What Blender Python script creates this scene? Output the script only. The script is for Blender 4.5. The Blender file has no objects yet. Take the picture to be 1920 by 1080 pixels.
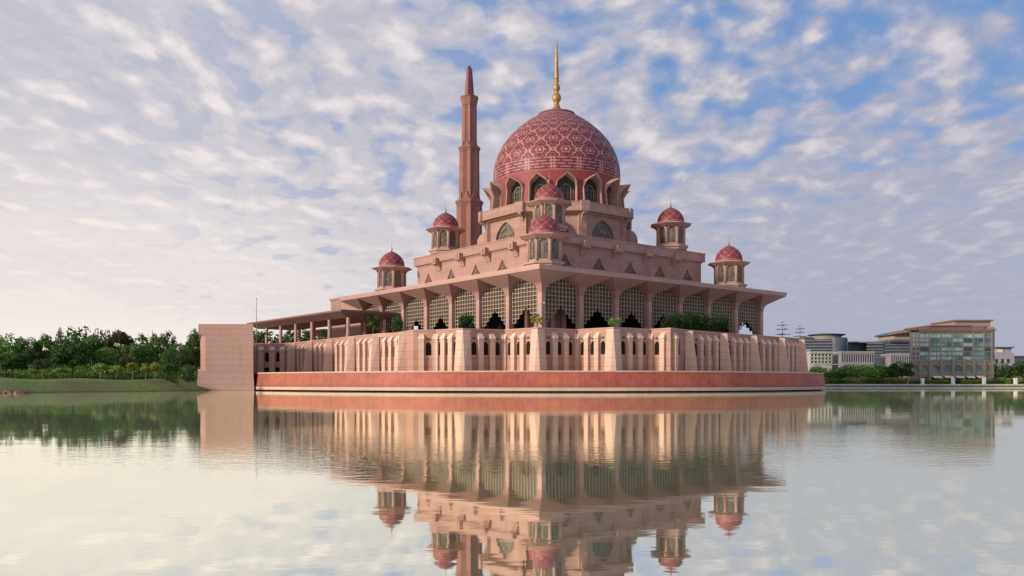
import bpy, math, random
from math import sin, cos, pi, sqrt, radians, atan2
from mathutils import Vector, Matrix

# ------------------------------------------------------------------ camera, sky, sun, exposure
sc = bpy.context.scene
C = sc.collection
cam = bpy.data.cameras.new('camera')
co = bpy.data.objects.new('camera', cam)
C.objects.link(co)
co.location = (0, 0, 2.0)
co.rotation_euler = (radians(90), 0, 0)
cam.sensor_width = 36
cam.lens = 1567 / 1920 * 36
cam.shift_y = 176.8 / 1920
cam.clip_start = 0.5
cam.clip_end = 20000
sc.camera = co
sc.view_settings.view_transform = 'Standard'
sc.view_settings.look = 'None'
sc.view_settings.exposure = 0.0
sc.view_settings.gamma = 1
sc.cycles.max_bounces = 6
sc.cycles.use_denoising = True

SUN_EL = 17
SUN_DIR = (-0.86, -0.51)           # horizontal direction towards the sun
sun = bpy.data.lights.new('sun', 'SUN')
sun.energy = 3.7
sun.angle = radians(7)
sun.color = (1.0, 0.87, 0.71)
so = bpy.data.objects.new('sun', sun)
C.objects.link(so)
sv = Vector((SUN_DIR[0], SUN_DIR[1], math.tan(radians(SUN_EL)) * math.hypot(*SUN_DIR)))
so.rotation_euler = sv.to_track_quat('Z', 'Y').to_euler()


class NT:
    """tiny node-tree helper"""
    def __init__(s, tree):
        s.t = tree; s.n = tree.nodes; s.l = tree.links

    def new(s, kind, **kw):
        n = s.n.new(kind)
        for k, v in kw.items():
            setattr(n, k, v)
        return n

    def put(s, sock, v):
        if hasattr(v, 'is_linked') or isinstance(v, bpy.types.NodeSocket):
            s.l.new(v, sock)
        elif v is not None:
            if isinstance(v, (tuple, list)) and len(v) == 3 and sock.type == 'RGBA':
                v = (*v, 1)
            sock.default_value = v

    def m(s, op, a, b=None, c=None, clamp=False):
        n = s.new('ShaderNodeMath', operation=op); n.use_clamp = clamp
        s.put(n.inputs[0], a)
        if b is not None: s.put(n.inputs[1], b)
        if c is not None: s.put(n.inputs[2], c)
        return n.outputs[0]

    def mix(s, f, a, b, blend='MIX'):
        n = s.new('ShaderNodeMix', data_type='RGBA', blend_type=blend)
        s.put(n.inputs[0], f); s.put(n.inputs[6], a); s.put(n.inputs[7], b)
        return n.outputs[2]

    def noise(s, vec, scale, detail=4, rough=.55, dist=0.0, dim='3D'):
        n = s.new('ShaderNodeTexNoise', noise_dimensions=dim)
        s.put(n.inputs['Vector'], vec)
        n.inputs['Scale'].default_value = scale
        n.inputs['Detail'].default_value = detail
        n.inputs['Roughness'].default_value = rough
        n.inputs['Distortion'].default_value = dist
        return n.outputs['Fac']

    def ramp(s, v, lo, hi, a=0.0, b=1.0, smooth=True):
        n = s.new('ShaderNodeMapRange', interpolation_type='SMOOTHSTEP' if smooth else 'LINEAR')
        s.put(n.inputs['Value'], v)
        for k, q in zip(('From Min', 'From Max', 'To Min', 'To Max'), (lo, hi, a, b)):
            n.inputs[k].default_value = q
        return n.outputs['Result']

    def xyz(s, vec):
        n = s.new('ShaderNodeSeparateXYZ'); s.put(n.inputs[0], vec)
        return n.outputs

    def vec(s, x, y, z=0.0):
        n = s.new('ShaderNodeCombineXYZ')
        for i, q in enumerate((x, y, z)): s.put(n.inputs[i], q)
        return n.outputs[0]


def make_world():
    w = bpy.data.worlds.new('World'); sc.world = w; w.use_nodes = True
    T = NT(w.node_tree); T.n.clear()
    out = T.new('ShaderNodeOutputWorld'); bg = T.new('ShaderNodeBackground')
    STR = 0.1
    bg.inputs['Strength'].default_value = STR
    T.l.new(bg.outputs[0], out.inputs[0])
    sky = T.new('ShaderNodeTexSky', sky_type='NISHITA')
    sky.sun_disc = False
    sky.sun_elevation = radians(SUN_EL)
    sky.sun_rotation = atan2(SUN_DIR[0], SUN_DIR[1])
    sky.air_density = 1.0; sky.dust_density = 0.6; sky.ozone_density = 2.0
    d = T.new('ShaderNodeTexCoord').outputs['Generated']
    x, y, z = T.xyz(d)
    zc = T.m('MAXIMUM', z, 0.0)
    den = T.m('ADD', zc, 0.15)
    px = T.m('DIVIDE', x, den); py = T.m('DIVIDE', y, den)
    # altocumulus: streets of puffs running away from the viewer
    wa = T.noise(T.vec(px, T.m('MULTIPLY', py, .6), 3.1), 1.0, 2)
    wb = T.noise(T.vec(px, T.m('MULTIPLY', py, .6), 13.1), 1.0, 2)
    pxw = T.m('ADD', px, T.m('MULTIPLY', T.m('SUBTRACT', wa, .5), .30))
    pyw = T.m('ADD', py, T.m('MULTIPLY', T.m('SUBTRACT', wb, .5), .40))
    n1 = T.noise(T.vec(T.m('MULTIPLY', pxw, 8.0), T.m('MULTIPLY', pyw, 5.6), 0), 1.0, 5, .46, .1)
    vo = T.new('ShaderNodeTexVoronoi', voronoi_dimensions='2D', feature='SMOOTH_F1')
    vo.inputs['Scale'].default_value = 1.0; vo.inputs['Smoothness'].default_value = .6; vo.inputs['Detail'].default_value = 1.2
    T.put(vo.inputs['Vector'], T.vec(T.m('MULTIPLY', pxw, 8.6), T.m('MULTIPLY', pyw, 6.6), 0))
    cell = T.m('SUBTRACT', .62, vo.outputs['Distance'])
    n3 = T.noise(T.vec(T.m('MULTIPLY', px, 1.3), T.m('MULTIPLY', py, .8), 4.4), 1.0, 2)
    fib = T.noise(T.vec(T.m('MULTIPLY', pxw, 20.0), T.m('MULTIPLY', pyw, 15.0), 1.7), 1.0, 5, .6, .3)
    n = T.m('ADD', T.m('MULTIPLY', n1, .62), T.m('MULTIPLY', cell, .30))
    n = T.m('ADD', n, T.m('ADD', T.m('MULTIPLY', n3, .22), T.m('MULTIPLY', fib, .20)))
    # n hovers round .64; cover is thick on the left and low down, open in the upper right
    az = T.m('DIVIDE', x, T.m('MAXIMUM', y, 0.15))
    open_ = T.m('MULTIPLY', T.ramp(az, -0.40, 0.60), T.ramp(z, 0.17, 0.37))
    cover = T.m('SUBTRACT', 0.315, T.m('MULTIPLY', open_, 0.155))
    cover = T.m('ADD', cover, T.ramp(z, 0.02, 0.27, 0.16, 0.0))
    dens = T.m('ADD', n, cover)
    mask = T.ramp(dens, 0.58, 0.84)
    n1b = T.noise(T.vec(T.m('ADD', T.m('MULTIPLY', pxw, 8.0), -.30), T.m('ADD', T.m('MULTIPLY', pyw, 5.6), .32), 0), 1.0, 5, .5, .15)
    relief = T.m('MULTIPLY', T.m('SUBTRACT', n1, n1b), 1.2)
    lit = T.ramp(T.m('ADD', T.m('ADD', n, T.m('MULTIPLY', open_, -.03)), relief), 0.50, 1.0)
    fluff = T.ramp(fib, .34, .70)
    lit2 = T.m('ADD', T.m('MULTIPLY', lit, .80), T.m('MULTIPLY', fluff, .20))
    # shaded bellies are lavender grey, lit tops warm white; the sun stands left
    grey = T.mix(T.ramp(az, -0.5, 0.55), (5.5, 5.45, 6.15), (3.8, 4.0, 5.2))
    white = T.mix(T.ramp(az, -0.6, 0.6), (9.3, 8.4, 8.25), (7.5, 6.9, 7.2))
    cl = T.mix(lit2, grey, white)
    # veil low over the horizon
    low = T.mix(T.ramp(az, -0.48, 0.36), (9.4, 8.5, 8.0), (4.2, 4.35, 5.3))
    lowf = T.ramp(z, 0.04, 0.33, 1.0, 0.0)
    n4 = T.noise(T.vec(T.m('MULTIPLY', pxw, 1.3), T.m('MULTIPLY', pyw, .9), 9.0), 1.0, 5, .6, .3)
    cl = T.mix(T.m('MULTIPLY', lowf, T.m('MAXIMUM', T.ramp(n4, .32, .68, 1.0, .72), T.ramp(z, .05, .16, 1.0, 0.0))), cl, low)
    blue = T.mix(0.8, sky.outputs[0], (1.75, 3.3, 6.6))
    blue = T.mix(T.ramp(z, 0.05, .36), (3.6, 4.3, 6.4), blue)
    mask = T.m('MAXIMUM', mask, T.ramp(z, 0.02, 0.17, 1.0, 0.0))
    mask = T.m('MAXIMUM', mask, T.ramp(az, -.60, .22, 1.0, 0.0))
    col = T.mix(mask, blue, cl)
    # below the horizon only the lake and the land are seen
    T.l.new(col, bg.inputs['Color'])


make_world()

# ------------------------------------------------------------------ object helpers
def link(o, parent=None):
    C.objects.link(o)
    if parent is not None: o.parent = parent
    return o


def thing(name, label, cat, loc=(0, 0, 0), rz=0.0, group=None):
    o = bpy.data.objects.new(name, None)
    o.empty_display_size = .1
    C.objects.link(o)
    o.location = loc; o.rotation_euler = (0, 0, rz)
    o['label'] = label; o['category'] = cat
    if group: o['group'] = group
    return o


def tag(o, label, cat, group=None, kind=None):
    if label: o['label'] = label
    if cat: o['category'] = cat
    if group: o['group'] = group
    if kind: o['kind'] = kind
    return o


class MB:
    def __init__(s): s.v = []; s.f = []; s.sm = []

    def add(s, vs, fs, smooth=False):
        b = len(s.v); s.v += [tuple(p) for p in vs]
        for f in fs:
            s.f.append([b + i for i in f]); s.sm.append(smooth)

    def quad(s, *p): s.add(p, [list(range(len(p)))])

    def box(s, x0, x1, y0, y1, z0, z1):
        s.add([(x0, y0, z0), (x1, y0, z0), (x1, y1, z0), (x0, y1, z0), (x0, y0, z1), (x1, y0, z1), (x1, y1, z1), (x0, y1, z1)],
              [(0, 3, 2, 1), (4, 5, 6, 7), (0, 1, 5, 4), (1, 2, 6, 5), (2, 3, 7, 6), (3, 0, 4, 7)])

    def prism(s, poly, z0, z1, poly1=None, caps=True):
        """counter-clockwise outline (seen from above) from z0 to z1; poly1 = other outline at the top"""
        q = poly1 or poly; n = len(poly)
        vs = [(a, b, z0) for a, b in poly] + [(a, b, z1) for a, b in q]
        fs = [(i, (i + 1) % n, n + (i + 1) % n, n + i) for i in range(n)]
        if caps: fs += [tuple(range(n - 1, -1, -1)), tuple(range(n, 2 * n))]
        s.add(vs, fs)

    def hull(s, bot, top):
        """two rings of 3-D points of equal length"""
        n = len(bot)
        s.add(list(bot) + list(top), [(i, (i + 1) % n, n + (i + 1) % n, n + i) for i in range(n)] +
              [tuple(range(n - 1, -1, -1)), tuple(range(n, 2 * n))])

    def lathe(s, prof, n=32, smooth=True, ang0=0.0, cx=0, cy=0):
        vs = []; fs = []
        for r, z in prof:
            for i in range(n):
                a = ang0 + 2 * pi * i / n
                vs.append((cx + r * cos(a), cy + r * sin(a), z))
        for j in range(len(prof) - 1):
            for i in range(n):
                k = (i + 1) % n
                fs.append((j * n + i, j * n + k, (j + 1) * n + k, (j + 1) * n + i))
        s.add(vs, fs, smooth)

    def tube(s, pts, rad, n=6):
        rings = []
        for i, p in enumerate(pts):
            p = Vector(p)
            d = (Vector(pts[min(i + 1, len(pts) - 1)]) - Vector(pts[max(i - 1, 0)])).normalized()
            u = d.orthogonal().normalized(); w = d.cross(u)
            r = rad[i] if isinstance(rad, (list, tuple)) else rad
            rings.append([p + u * r * cos(2 * pi * k / n) + w * r * sin(2 * pi * k / n) for k in range(n)])
        vs = [q for R in rings for q in R]; fs = []
        for j in range(len(rings) - 1):
            for k in range(n):
                fs.append((j * n + k, j * n + (k + 1) % n, (j + 1) * n + (k + 1) % n, (j + 1) * n + k))
        fs.append(tuple(range(n - 1, -1, -1))); fs.append(tuple((len(rings) - 1) * n + k for k in range(n)))
        s.add(vs, fs, True)

    def mesh(s, name, mat):
        me = bpy.data.meshes.new(name)
        me.from_pydata(s.v, [], s.f)
        me.polygons.foreach_set('use_smooth', s.sm)
        if mat: me.materials.append(mat)
        me.update()
        return me

    def build(s, name, mat, parent=None, loc=(0, 0, 0), rz=0.0):
        o = bpy.data.objects.new(name, s.mesh(name, mat))
        link(o, parent)
        o.location = loc; o.rotation_euler = (0, 0, rz)
        return o


def place(name, me, parent=None, loc=(0, 0, 0), rz=0.0, scale=None):
    o = bpy.data.objects.new(name, me); link(o, parent)
    o.location = loc; o.rotation_euler = (0, 0, rz)
    if scale: o.scale = scale
    return o


def arch_profile(w, zb, zs, zt, n=7, kind='ogee'):
    """half width w/2, from bottom left over the pointed top to bottom right: [(dx, z)]"""
    h = w / 2; L = [(-h, zb)]
    if kind == 'tri': return [(-h, zb), (-h * .55, zb + (zt - zb) * .40), (0, zt), (h * .55, zb + (zt - zb) * .40), (h, zb)]
    for i in range(n + 1):
        t = i / n
        if kind == 'round':
            a = t * pi / 2
            L.append((-h * cos(a), zs + (zt - zs) * sin(a)))
        else:
            dx = -h * (1 - t ** 1.55)
            L.append((dx, zs + (zt - zs) * (.80 * sin(t * pi / 2) + .20 * t ** 3)))
    return L + [(-a, b) for a, b in reversed(L[:-1])]


def wall_holes(mb, P0, P1, z0, z1, holes, depth=.5):
    """wall face from P0 to P1 (outside on the right hand of travel) with real openings; returns pane outlines"""
    P0 = Vector((*P0, 0)); P1 = Vector((*P1, 0)); L = (P1 - P0).length; d = (P1 - P0) / L; n = Vector((d.y, -d.x, 0))
    def pt(s, z, off=0.0):
        p = P0 + d * s + n * off
        return (p.x, p.y, z)
    cur = 0.0; panes = []
    for s, prof in sorted(holes, key=lambda h: h[0]):
        a = s + prof[0][0]; b = s + prof[-1][0]; zb = prof[0][1]
        mb.quad(pt(cur, z0), pt(a, z0), pt(a, z1), pt(cur, z1))
        if zb > z0 + 1e-4: mb.quad(pt(a, z0), pt(b, z0), pt(b, zb), pt(a, zb))
        for (x0, q0), (x1, q1) in zip(prof, prof[1:]):
            if x1 > x0 + 1e-6: mb.quad(pt(s + x0, q0), pt(s + x1, q1), pt(s + x1, z1), pt(s + x0, z1))
        ring = prof + [prof[0]]
        for (x0, q0), (x1, q1) in zip(ring, ring[1:]):
            mb.quad(pt(s + x0, q0), pt(s + x0, q0, -depth), pt(s + x1, q1, -depth), pt(s + x1, q1))
        panes.append([pt(s + x, q, -depth) for x, q in reversed(prof)])
        cur = b
    mb.quad(pt(cur, z0), pt(L, z0), pt(L, z1), pt(cur, z1))
    return panes


# ------------------------------------------------------------------ materials
def mat(name, rough=.8, spec=.3, metal=0.0):
    m = bpy.data.materials.new(name); m.use_nodes = True
    T = NT(m.node_tree); b = T.n['Principled BSDF']
    b.inputs['Roughness'].default_value = rough
    b.inputs['Specular IOR Level'].default_value = spec
    b.inputs['Metallic'].default_value = metal
    return m, T, b


def plain(name, col, rough=.7, spec=.3, metal=0.0, var=.12, scale=.8):
    m, T, b = mat(name, rough, spec, metal)
    p = T.new('ShaderNodeNewGeometry').outputs['Position']
    nz = T.noise(p, scale, 4)
    T.put(b.inputs['Base Color'], T.mix(T.ramp(nz, .3, .7), tuple(c * (1 - var) for c in col), tuple(c * (1 + var) for c in col)))
    return m


def stone(name, col, course=1.45, line=.035, blocks=0.0, var=.13, rough=.75, dark=.62, streak=.10):
    """cladding panels: horizontal joints every `course` metres, faint upright joints, tonal drift, rain streaks"""
    m, T, b = mat(name, rough, .25)
    p = T.new('ShaderNodeNewGeometry').outputs['Position']
    x, y, z = T.xyz(p)
    fz = T.m('FRACT', T.m('DIVIDE', z, course))
    j = T.m('LESS_THAN', fz, line / course)
    if blocks:
        h = T.m('ADD', T.m('MULTIPLY', x, .78), T.m('MULTIPLY', y, .62))
        row = T.m('FLOOR', T.m('DIVIDE', z, course))
        fh = T.m('FRACT', T.m('ADD', T.m('DIVIDE', h, blocks), T.m('MULTIPLY', row, .5)))
        j = T.m('MAXIMUM', j, T.m('MULTIPLY', T.m('LESS_THAN', fh, .02 / blocks), .5))
        cell = T.new('ShaderNodeTexWhiteNoise', noise_dimensions='2D')
        T.l.new(T.vec(row, T.m('FLOOR', T.m('ADD', T.m('DIVIDE', h, blocks), T.m('MULTIPLY', row, .5)))), cell.inputs['Vector'])
        tone = cell.outputs['Value']
    else:
        tone = T.noise(p, .35, 2)
    big = T.noise(p, .09, 3); fine = T.noise(p, 2.6, 5, .65)
    st = T.noise(T.vec(T.m('MULTIPLY', x, 1.4), T.m('MULTIPLY', y, 1.4), T.m('MULTIPLY', z, .09)), 1.0, 4, .6)
    v = T.m('ADD', T.m('MULTIPLY', T.m('SUBTRACT', tone, .5), var * .9), T.m('MULTIPLY', T.m('SUBTRACT', big, .5), var * 1.6))
    v = T.m('ADD', v, T.m('MULTIPLY', T.m('SUBTRACT', fine, .5), var))
    v = T.m('SUBTRACT', v, T.m('MULTIPLY', T.ramp(st, .52, .78), streak))
    k = T.m('ADD', 1.0, v)
    base = T.mix(1.0, (*col,), T.vec(k, k, k), 'MULTIPLY')
    base = T.mix(T.m('MULTIPLY', j, 1 - dark), base, (col[0] * .35, col[1] * .3, col[2] * .3))
    T.put(b.inputs['Base Color'], base)
    bump = T.new('ShaderNodeBump'); bump.inputs['Strength'].default_value = .25; bump.inputs['Distance'].default_value = .03
    T.put(bump.inputs['Height'], T.m('SUBTRACT', fine, j)); T.l.new(bump.outputs[0], b.inputs['Normal'])
    return m


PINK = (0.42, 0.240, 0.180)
M_wall_shade = stone('pink_stone_recess_shade', PINK, 1.75, .075, 2.6, dark=.42, var=.18, streak=.2)  # shade of the recesses between pilasters painted in as a darker pink
M_pil_lit = stone('pilaster_stone_lit', (0.61, 0.410, 0.315), 1.75, .075, 0, dark=.42)  # lit copy of the wall stone: light on projecting faces painted in
M_cap_lit = stone('cap_stone_skylit', (0.70, 0.52, 0.44), 50, .01, 0, var=.06)  # sky light caught by the sloping caps is put into this paler colour
M_hall = stone('pink_hall_stone', (0.40, 0.240, 0.203), 1.2, .055, 2.2, var=.20, dark=.60, streak=.22)
M_block = stone('pier_stone', (0.43, 0.262, 0.213), 1.5, .07, 0, var=.11, dark=.45, streak=.18)
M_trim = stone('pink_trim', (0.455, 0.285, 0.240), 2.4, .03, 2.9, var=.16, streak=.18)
M_soffit_shade = stone('pink_soffit_shade', (0.34, 0.20, 0.175), 50, .01, 0, var=.08, streak=.03)  # under-eave shade put into the colour, darker than the hall stone
M_minaret = stone('minaret_stone', (0.29, 0.128, 0.102), 2.2, .05, 1.8, var=.14, streak=.16)
M_lip = stone('pale_kerb_stone', (0.52, 0.355, 0.28), 50, .01, 3.2, var=.12, streak=.22)
M_canopy = stone('canopy_concrete', (0.21, 0.122, 0.106), 50, .01, 0, var=.10)
M_lattice = plain('lattice_cream', (0.35, 0.298, 0.235), .8, .2, var=.1)
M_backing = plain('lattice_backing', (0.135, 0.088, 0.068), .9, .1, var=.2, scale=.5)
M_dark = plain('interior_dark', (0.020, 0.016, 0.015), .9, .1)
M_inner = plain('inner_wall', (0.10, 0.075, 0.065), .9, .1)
M_glass = plain('window_glass_dark', (0.040, 0.038, 0.036), .3, .4, var=.3, scale=.6)
M_gold = plain('gilded_metal', (0.42, 0.225, 0.085), .5, .5, metal=.5, var=.15)
M_steel = plain('grey_metal', (0.25, 0.22, 0.22), .5, .5, var=.1)
M_white = plain('white_paint', (0.8, 0.8, 0.8), .6, .3, var=.05)
M_drumred = plain('red_mosaic', (0.26, 0.045, 0.045), .55, .35, var=.16, scale=1.5)
M_spire = plain('maroon_metal', (0.16, 0.028, 0.035), .4, .5, var=.15)
M_cglass = plain('kiosk_glass', (0.145, 0.125, 0.11), .4, .3, var=.35, scale=.5)
M_mull = plain('stone_mullion', (0.33, 0.24, 0.19), .8, .2)


def granite():
    m, T, b = mat('red_granite', .6, .3)
    p = T.new('ShaderNodeNewGeometry').outputs['Position']
    x, y, z = T.xyz(p)
    ang = T.m('ARCTAN2', T.m('SUBTRACT', y, 238.5), T.m('SUBTRACT', x, 12.7))
    s = T.m('MULTIPLY', ang, 71.0 / 1.25)
    up = T.m('LESS_THAN', T.m('FRACT', s), .05)
    tone = T.new('ShaderNodeTexWhiteNoise', noise_dimensions='2D')
    T.l.new(T.vec(T.m('FLOOR', s), T.m('FLOOR', T.m('DIVIDE', z, .9))), tone.inputs['Vector'])
    big = T.noise(p, .10, 4, .6); fine = T.noise(p, 3.0, 5, .7)
    st = T.noise(T.vec(T.m('MULTIPLY', s, .9), 0.0, T.m('MULTIPLY', z, .3)), 1.0, 5, .65)
    col = T.mix(T.ramp(big, .35, .65), (0.30, 0.062, 0.045), (0.39, 0.100, 0.060))
    col = T.mix(T.ramp(fine, .35, .75, 0, .35), col, (0.44, 0.17, 0.11))
    # weathered left flank: brown-green lichen
    li = T.m('MULTIPLY', T.ramp(x, -15, -45, 0, 1), T.ramp(st, .42, .66))
    col = T.mix(T.m('MULTIPLY', li, .6), col, (0.17, 0.115, 0.06))
    col = T.mix(T.m('MULTIPLY', T.ramp(st, .5, .75), .3), col, (0.42, 0.20, 0.12))
    v = T.m('ADD', .9, T.m('MULTIPLY', tone.outputs['Value'], .2))
    col = T.mix(1.0, col, T.vec(v, v, v), 'MULTIPLY')
    col = T.mix(T.m('MULTIPLY', up, .35), col, (0.50, 0.24, 0.17))
    col = T.mix(T.m('MULTIPLY', T.ramp(T.m('ADD', z, T.m('MULTIPLY', T.m('SUBTRACT', st, .5), 1.6)), 1.9, 1.0), .5), col, (0.15, 0.075, 0.045))
    T.put(b.inputs['Base Color'], col)
    return m


M_granite = granite()


def dome_mat(name, N, z0, red, pale, ornate):
    """mosaic net on a dome; object coordinates, axis through the origin"""
    m, T, b = mat(name, .5, .35)
    x, y, z = T.xyz(T.new('ShaderNodeTexCoord').outputs['Object'])
    A = T.m('MULTIPLY', T.m('ARCTAN2', y, x), float(N))
    rr = T.m('SQRT', T.m('ADD', T.m('MULTIPLY', x, x), T.m('MULTIPLY', y, y)))
    lat = T.m('ARCTAN2', T.m('SUBTRACT', z, z0), rr)
    lat = T.m('MINIMUM', lat, 1.45)
    Bm = T.m('MULTIPLY', T.m('LOGARITHM', T.m('TANGENT', T.m('ADD', T.m('MULTIPLY', lat, .5), pi / 4)), math.e), float(N))
    cA = T.m('COSINE', A)
    if ornate:
        Bm = T.m('MULTIPLY', Bm, .95)
        # ogee: the net lines swing in and out
        Bw = T.m('ADD', Bm, T.m('MULTIPLY', T.m('SINE', T.m('MULTIPLY', Bm, 2.0)), .28))
        cB = T.m('COSINE', Bw)
        f = T.m('ADD', cA, cB)
        fine = T.m('MULTIPLY', T.m('COSINE', T.m('MULTIPLY', A, 4.0)), T.m('COSINE', T.m('MULTIPLY', Bm, 3.0)))
        f2 = T.m('ADD', f, T.m('MULTIPLY', fine, .22))
        af = T.m('ABSOLUTE', f2)
        def ring(c, w):
            return T.ramp(T.m('ABSOLUTE', T.m('SUBTRACT', af, c)), w * .7, w * 1.3, 1.0, 0.0)
        net = T.m('MAXIMUM', ring(0.0, .15), T.m('MAXIMUM', ring(.80, .06), ring(1.42, .085)))
        net = T.m('MAXIMUM', net, T.ramp(af, 1.84, 1.92))
        # rectilinear frieze round the foot of the dome
        zz = T.m('FRACT', T.m('DIVIDE', z, .8)); row = T.m('FLOOR', T.m('DIVIDE', z, .8))
        dash = T.m('LESS_THAN', T.m('FRACT', T.m('ADD', T.m('MULTIPLY', A, 2 / (2 * pi)), T.m('MULTIPLY', row, .43))), .82)
        stripe = T.m('MULTIPLY', T.m('LESS_THAN', zz, .34), dash)
        motif = T.m('GREATER_THAN', cA, .80)
        cross = T.m('LESS_THAN', T.m('ABSOLUTE', T.m('SUBTRACT', T.m('FRACT', T.m('MULTIPLY', A, 8 / (2 * pi))), .5)), .22)
        frieze = T.m('MAXIMUM', stripe, T.m('MULTIPLY', motif, T.m('MAXIMUM', cross, T.m('LESS_THAN', zz, .5))))
        frieze = T.m('MAXIMUM', frieze, T.m('LESS_THAN', z, .35))
        foot = T.m('LESS_THAN', z, 3.6)
        net = T.mix(foot, net, frieze)
        net = T.xyz(net)[0]
        net = T.m('MAXIMUM', net, T.ramp(z, 18.6, 19.6, 0, .75))
    else:
        f = T.m('ADD', cA, T.m('COSINE', Bm))
        net = T.ramp(T.m('ABSOLUTE', f), .10, .22, 1.0, 0.0)
        net = T.m('MAXIMUM', net, T.m('MULTIPLY', T.m('LESS_THAN', z, .5), .8))
    p = T.new('ShaderNodeNewGeometry').outputs['Position']
    nz = T.noise(p, 1.2, 4)
    red_ = T.mix(T.ramp(nz, .3, .7), tuple(c * .8 for c in red), tuple(c * 1.2 for c in red))
    pale_ = T.mix(T.ramp(nz, .3, .7), tuple(c * .88 for c in pale), tuple(c * 1.1 for c in pale))
    T.put(b.inputs['Base Color'], T.mix(net, red_, pale_))
    return m


M_dome = dome_mat('great_dome_mosaic', 16, 2.0, (0.150, 0.026, 0.033), (0.40, 0.185, 0.18), True)
M_cup = dome_mat('cupola_mosaic', 10, 0.2, (0.20, 0.036, 0.045), (0.38, 0.155, 0.155), False)


def foliage(name, dark, light, trans=.25, scale=.55):
    m = bpy.data.materials.new(name); m.use_nodes = True
    T = NT(m.node_tree); T.n.clear()
    out = T.new('ShaderNodeOutputMaterial')
    p = T.new('ShaderNodeNewGeometry').outputs['Position']
    oi = T.new('ShaderNodeObjectInfo').outputs['Random']
    nz = T.m('ADD', T.m('MULTIPLY', T.noise(p, scale, 2), .65), T.m('MULTIPLY', T.noise(p, 3.5, 2), .35))
    col = T.mix(T.ramp(nz, .34, .66), dark, light)
    k = T.m('ADD', .8, T.m('MULTIPLY', oi, .4))
    col = T.mix(1.0, col, T.vec(k, k, T.m('MULTIPLY', k, .95)), 'MULTIPLY')
    df = T.new('ShaderNodeBsdfDiffuse'); tr = T.new('ShaderNodeBsdfTranslucent'); mx = T.new('ShaderNodeMixShader')
    T.put(df.inputs['Color'], col); T.put(tr.inputs['Color'], col)
    mx.inputs[0].default_value = trans
    T.l.new(df.outputs[0], mx.inputs[1]); T.l.new(tr.outputs[0], mx.inputs[2]); T.l.new(mx.outputs[0], out.inputs[0])
    return m


F_dark = foliage('leaves_dark', (0.045, 0.095, 0.038), (0.125, 0.205, 0.068))
F_deep = foliage('leaves_deep', (0.022, 0.048, 0.022), (0.055, 0.10, 0.038))
F_mid = foliage('leaves_mid', (0.085, 0.175, 0.048), (0.19, 0.31, 0.085))
F_light = foliage('leaves_light', (0.15, 0.26, 0.06), (0.29, 0.40, 0.105))
F_yellow = foliage('leaves_yellow', (0.22, 0.25, 0.055), (0.40, 0.38, 0.10))
F_brown = foliage('leaves_brown', (0.055, 0.055, 0.035), (0.13, 0.105, 0.062))
F_grey2 = foliage('leaves_pale_grey', (0.17, 0.18, 0.15), (0.27, 0.28, 0.24))
F_grey = foliage('leaves_grey', (0.08, 0.10, 0.06), (0.16, 0.17, 0.11))
M_bark = plain('bark', (0.13, 0.10, 0.075), .9, .1, var=.25, scale=2)
M_palebark = plain('pale_bark', (0.30, 0.25, 0.19), .9, .1, var=.2, scale=2)
M_rock = plain('brown_rock', (0.16, 0.10, 0.07), .9, .1, var=.35, scale=1.5)


def ground_mat():
    m, T, b = mat('grass_ground', .95, .1)
    p = T.new('ShaderNodeNewGeometry').outputs['Position']
    x, y, z = T.xyz(p)
    n1 = T.noise(p, .12, 4, .6); n2 = T.noise(p, 1.6, 5, .7)
    st = T.noise(T.vec(T.m('MULTIPLY', x, .15), T.m('MULTIPLY', y, .5), 0), 1.0, 4)
    g = T.mix(T.ramp(n2, .3, .7), (0.12, 0.165, 0.05), (0.24, 0.305, 0.10))
    g = T.mix(T.ramp(n1, .42, .62, 0, .75), g, (0.20, 0.155, 0.085))
    g = T.mix(T.ramp(st, .5, .7, 0, .5), g, (0.13, 0.17, 0.06))
    g = T.mix(T.ramp(z, .35, .05, 0, .75), g, (0.09, 0.062, 0.042))
    T.put(b.inputs['Base Color'], g)
    bump = T.new('ShaderNodeBump'); bump.inputs['Strength'].default_value = .6; bump.inputs['Distance'].default_value = .2
    T.put(bump.inputs['Height'], n2); T.l.new(bump.outputs[0], b.inputs['Normal'])
    return m


M_ground = ground_mat()


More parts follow.
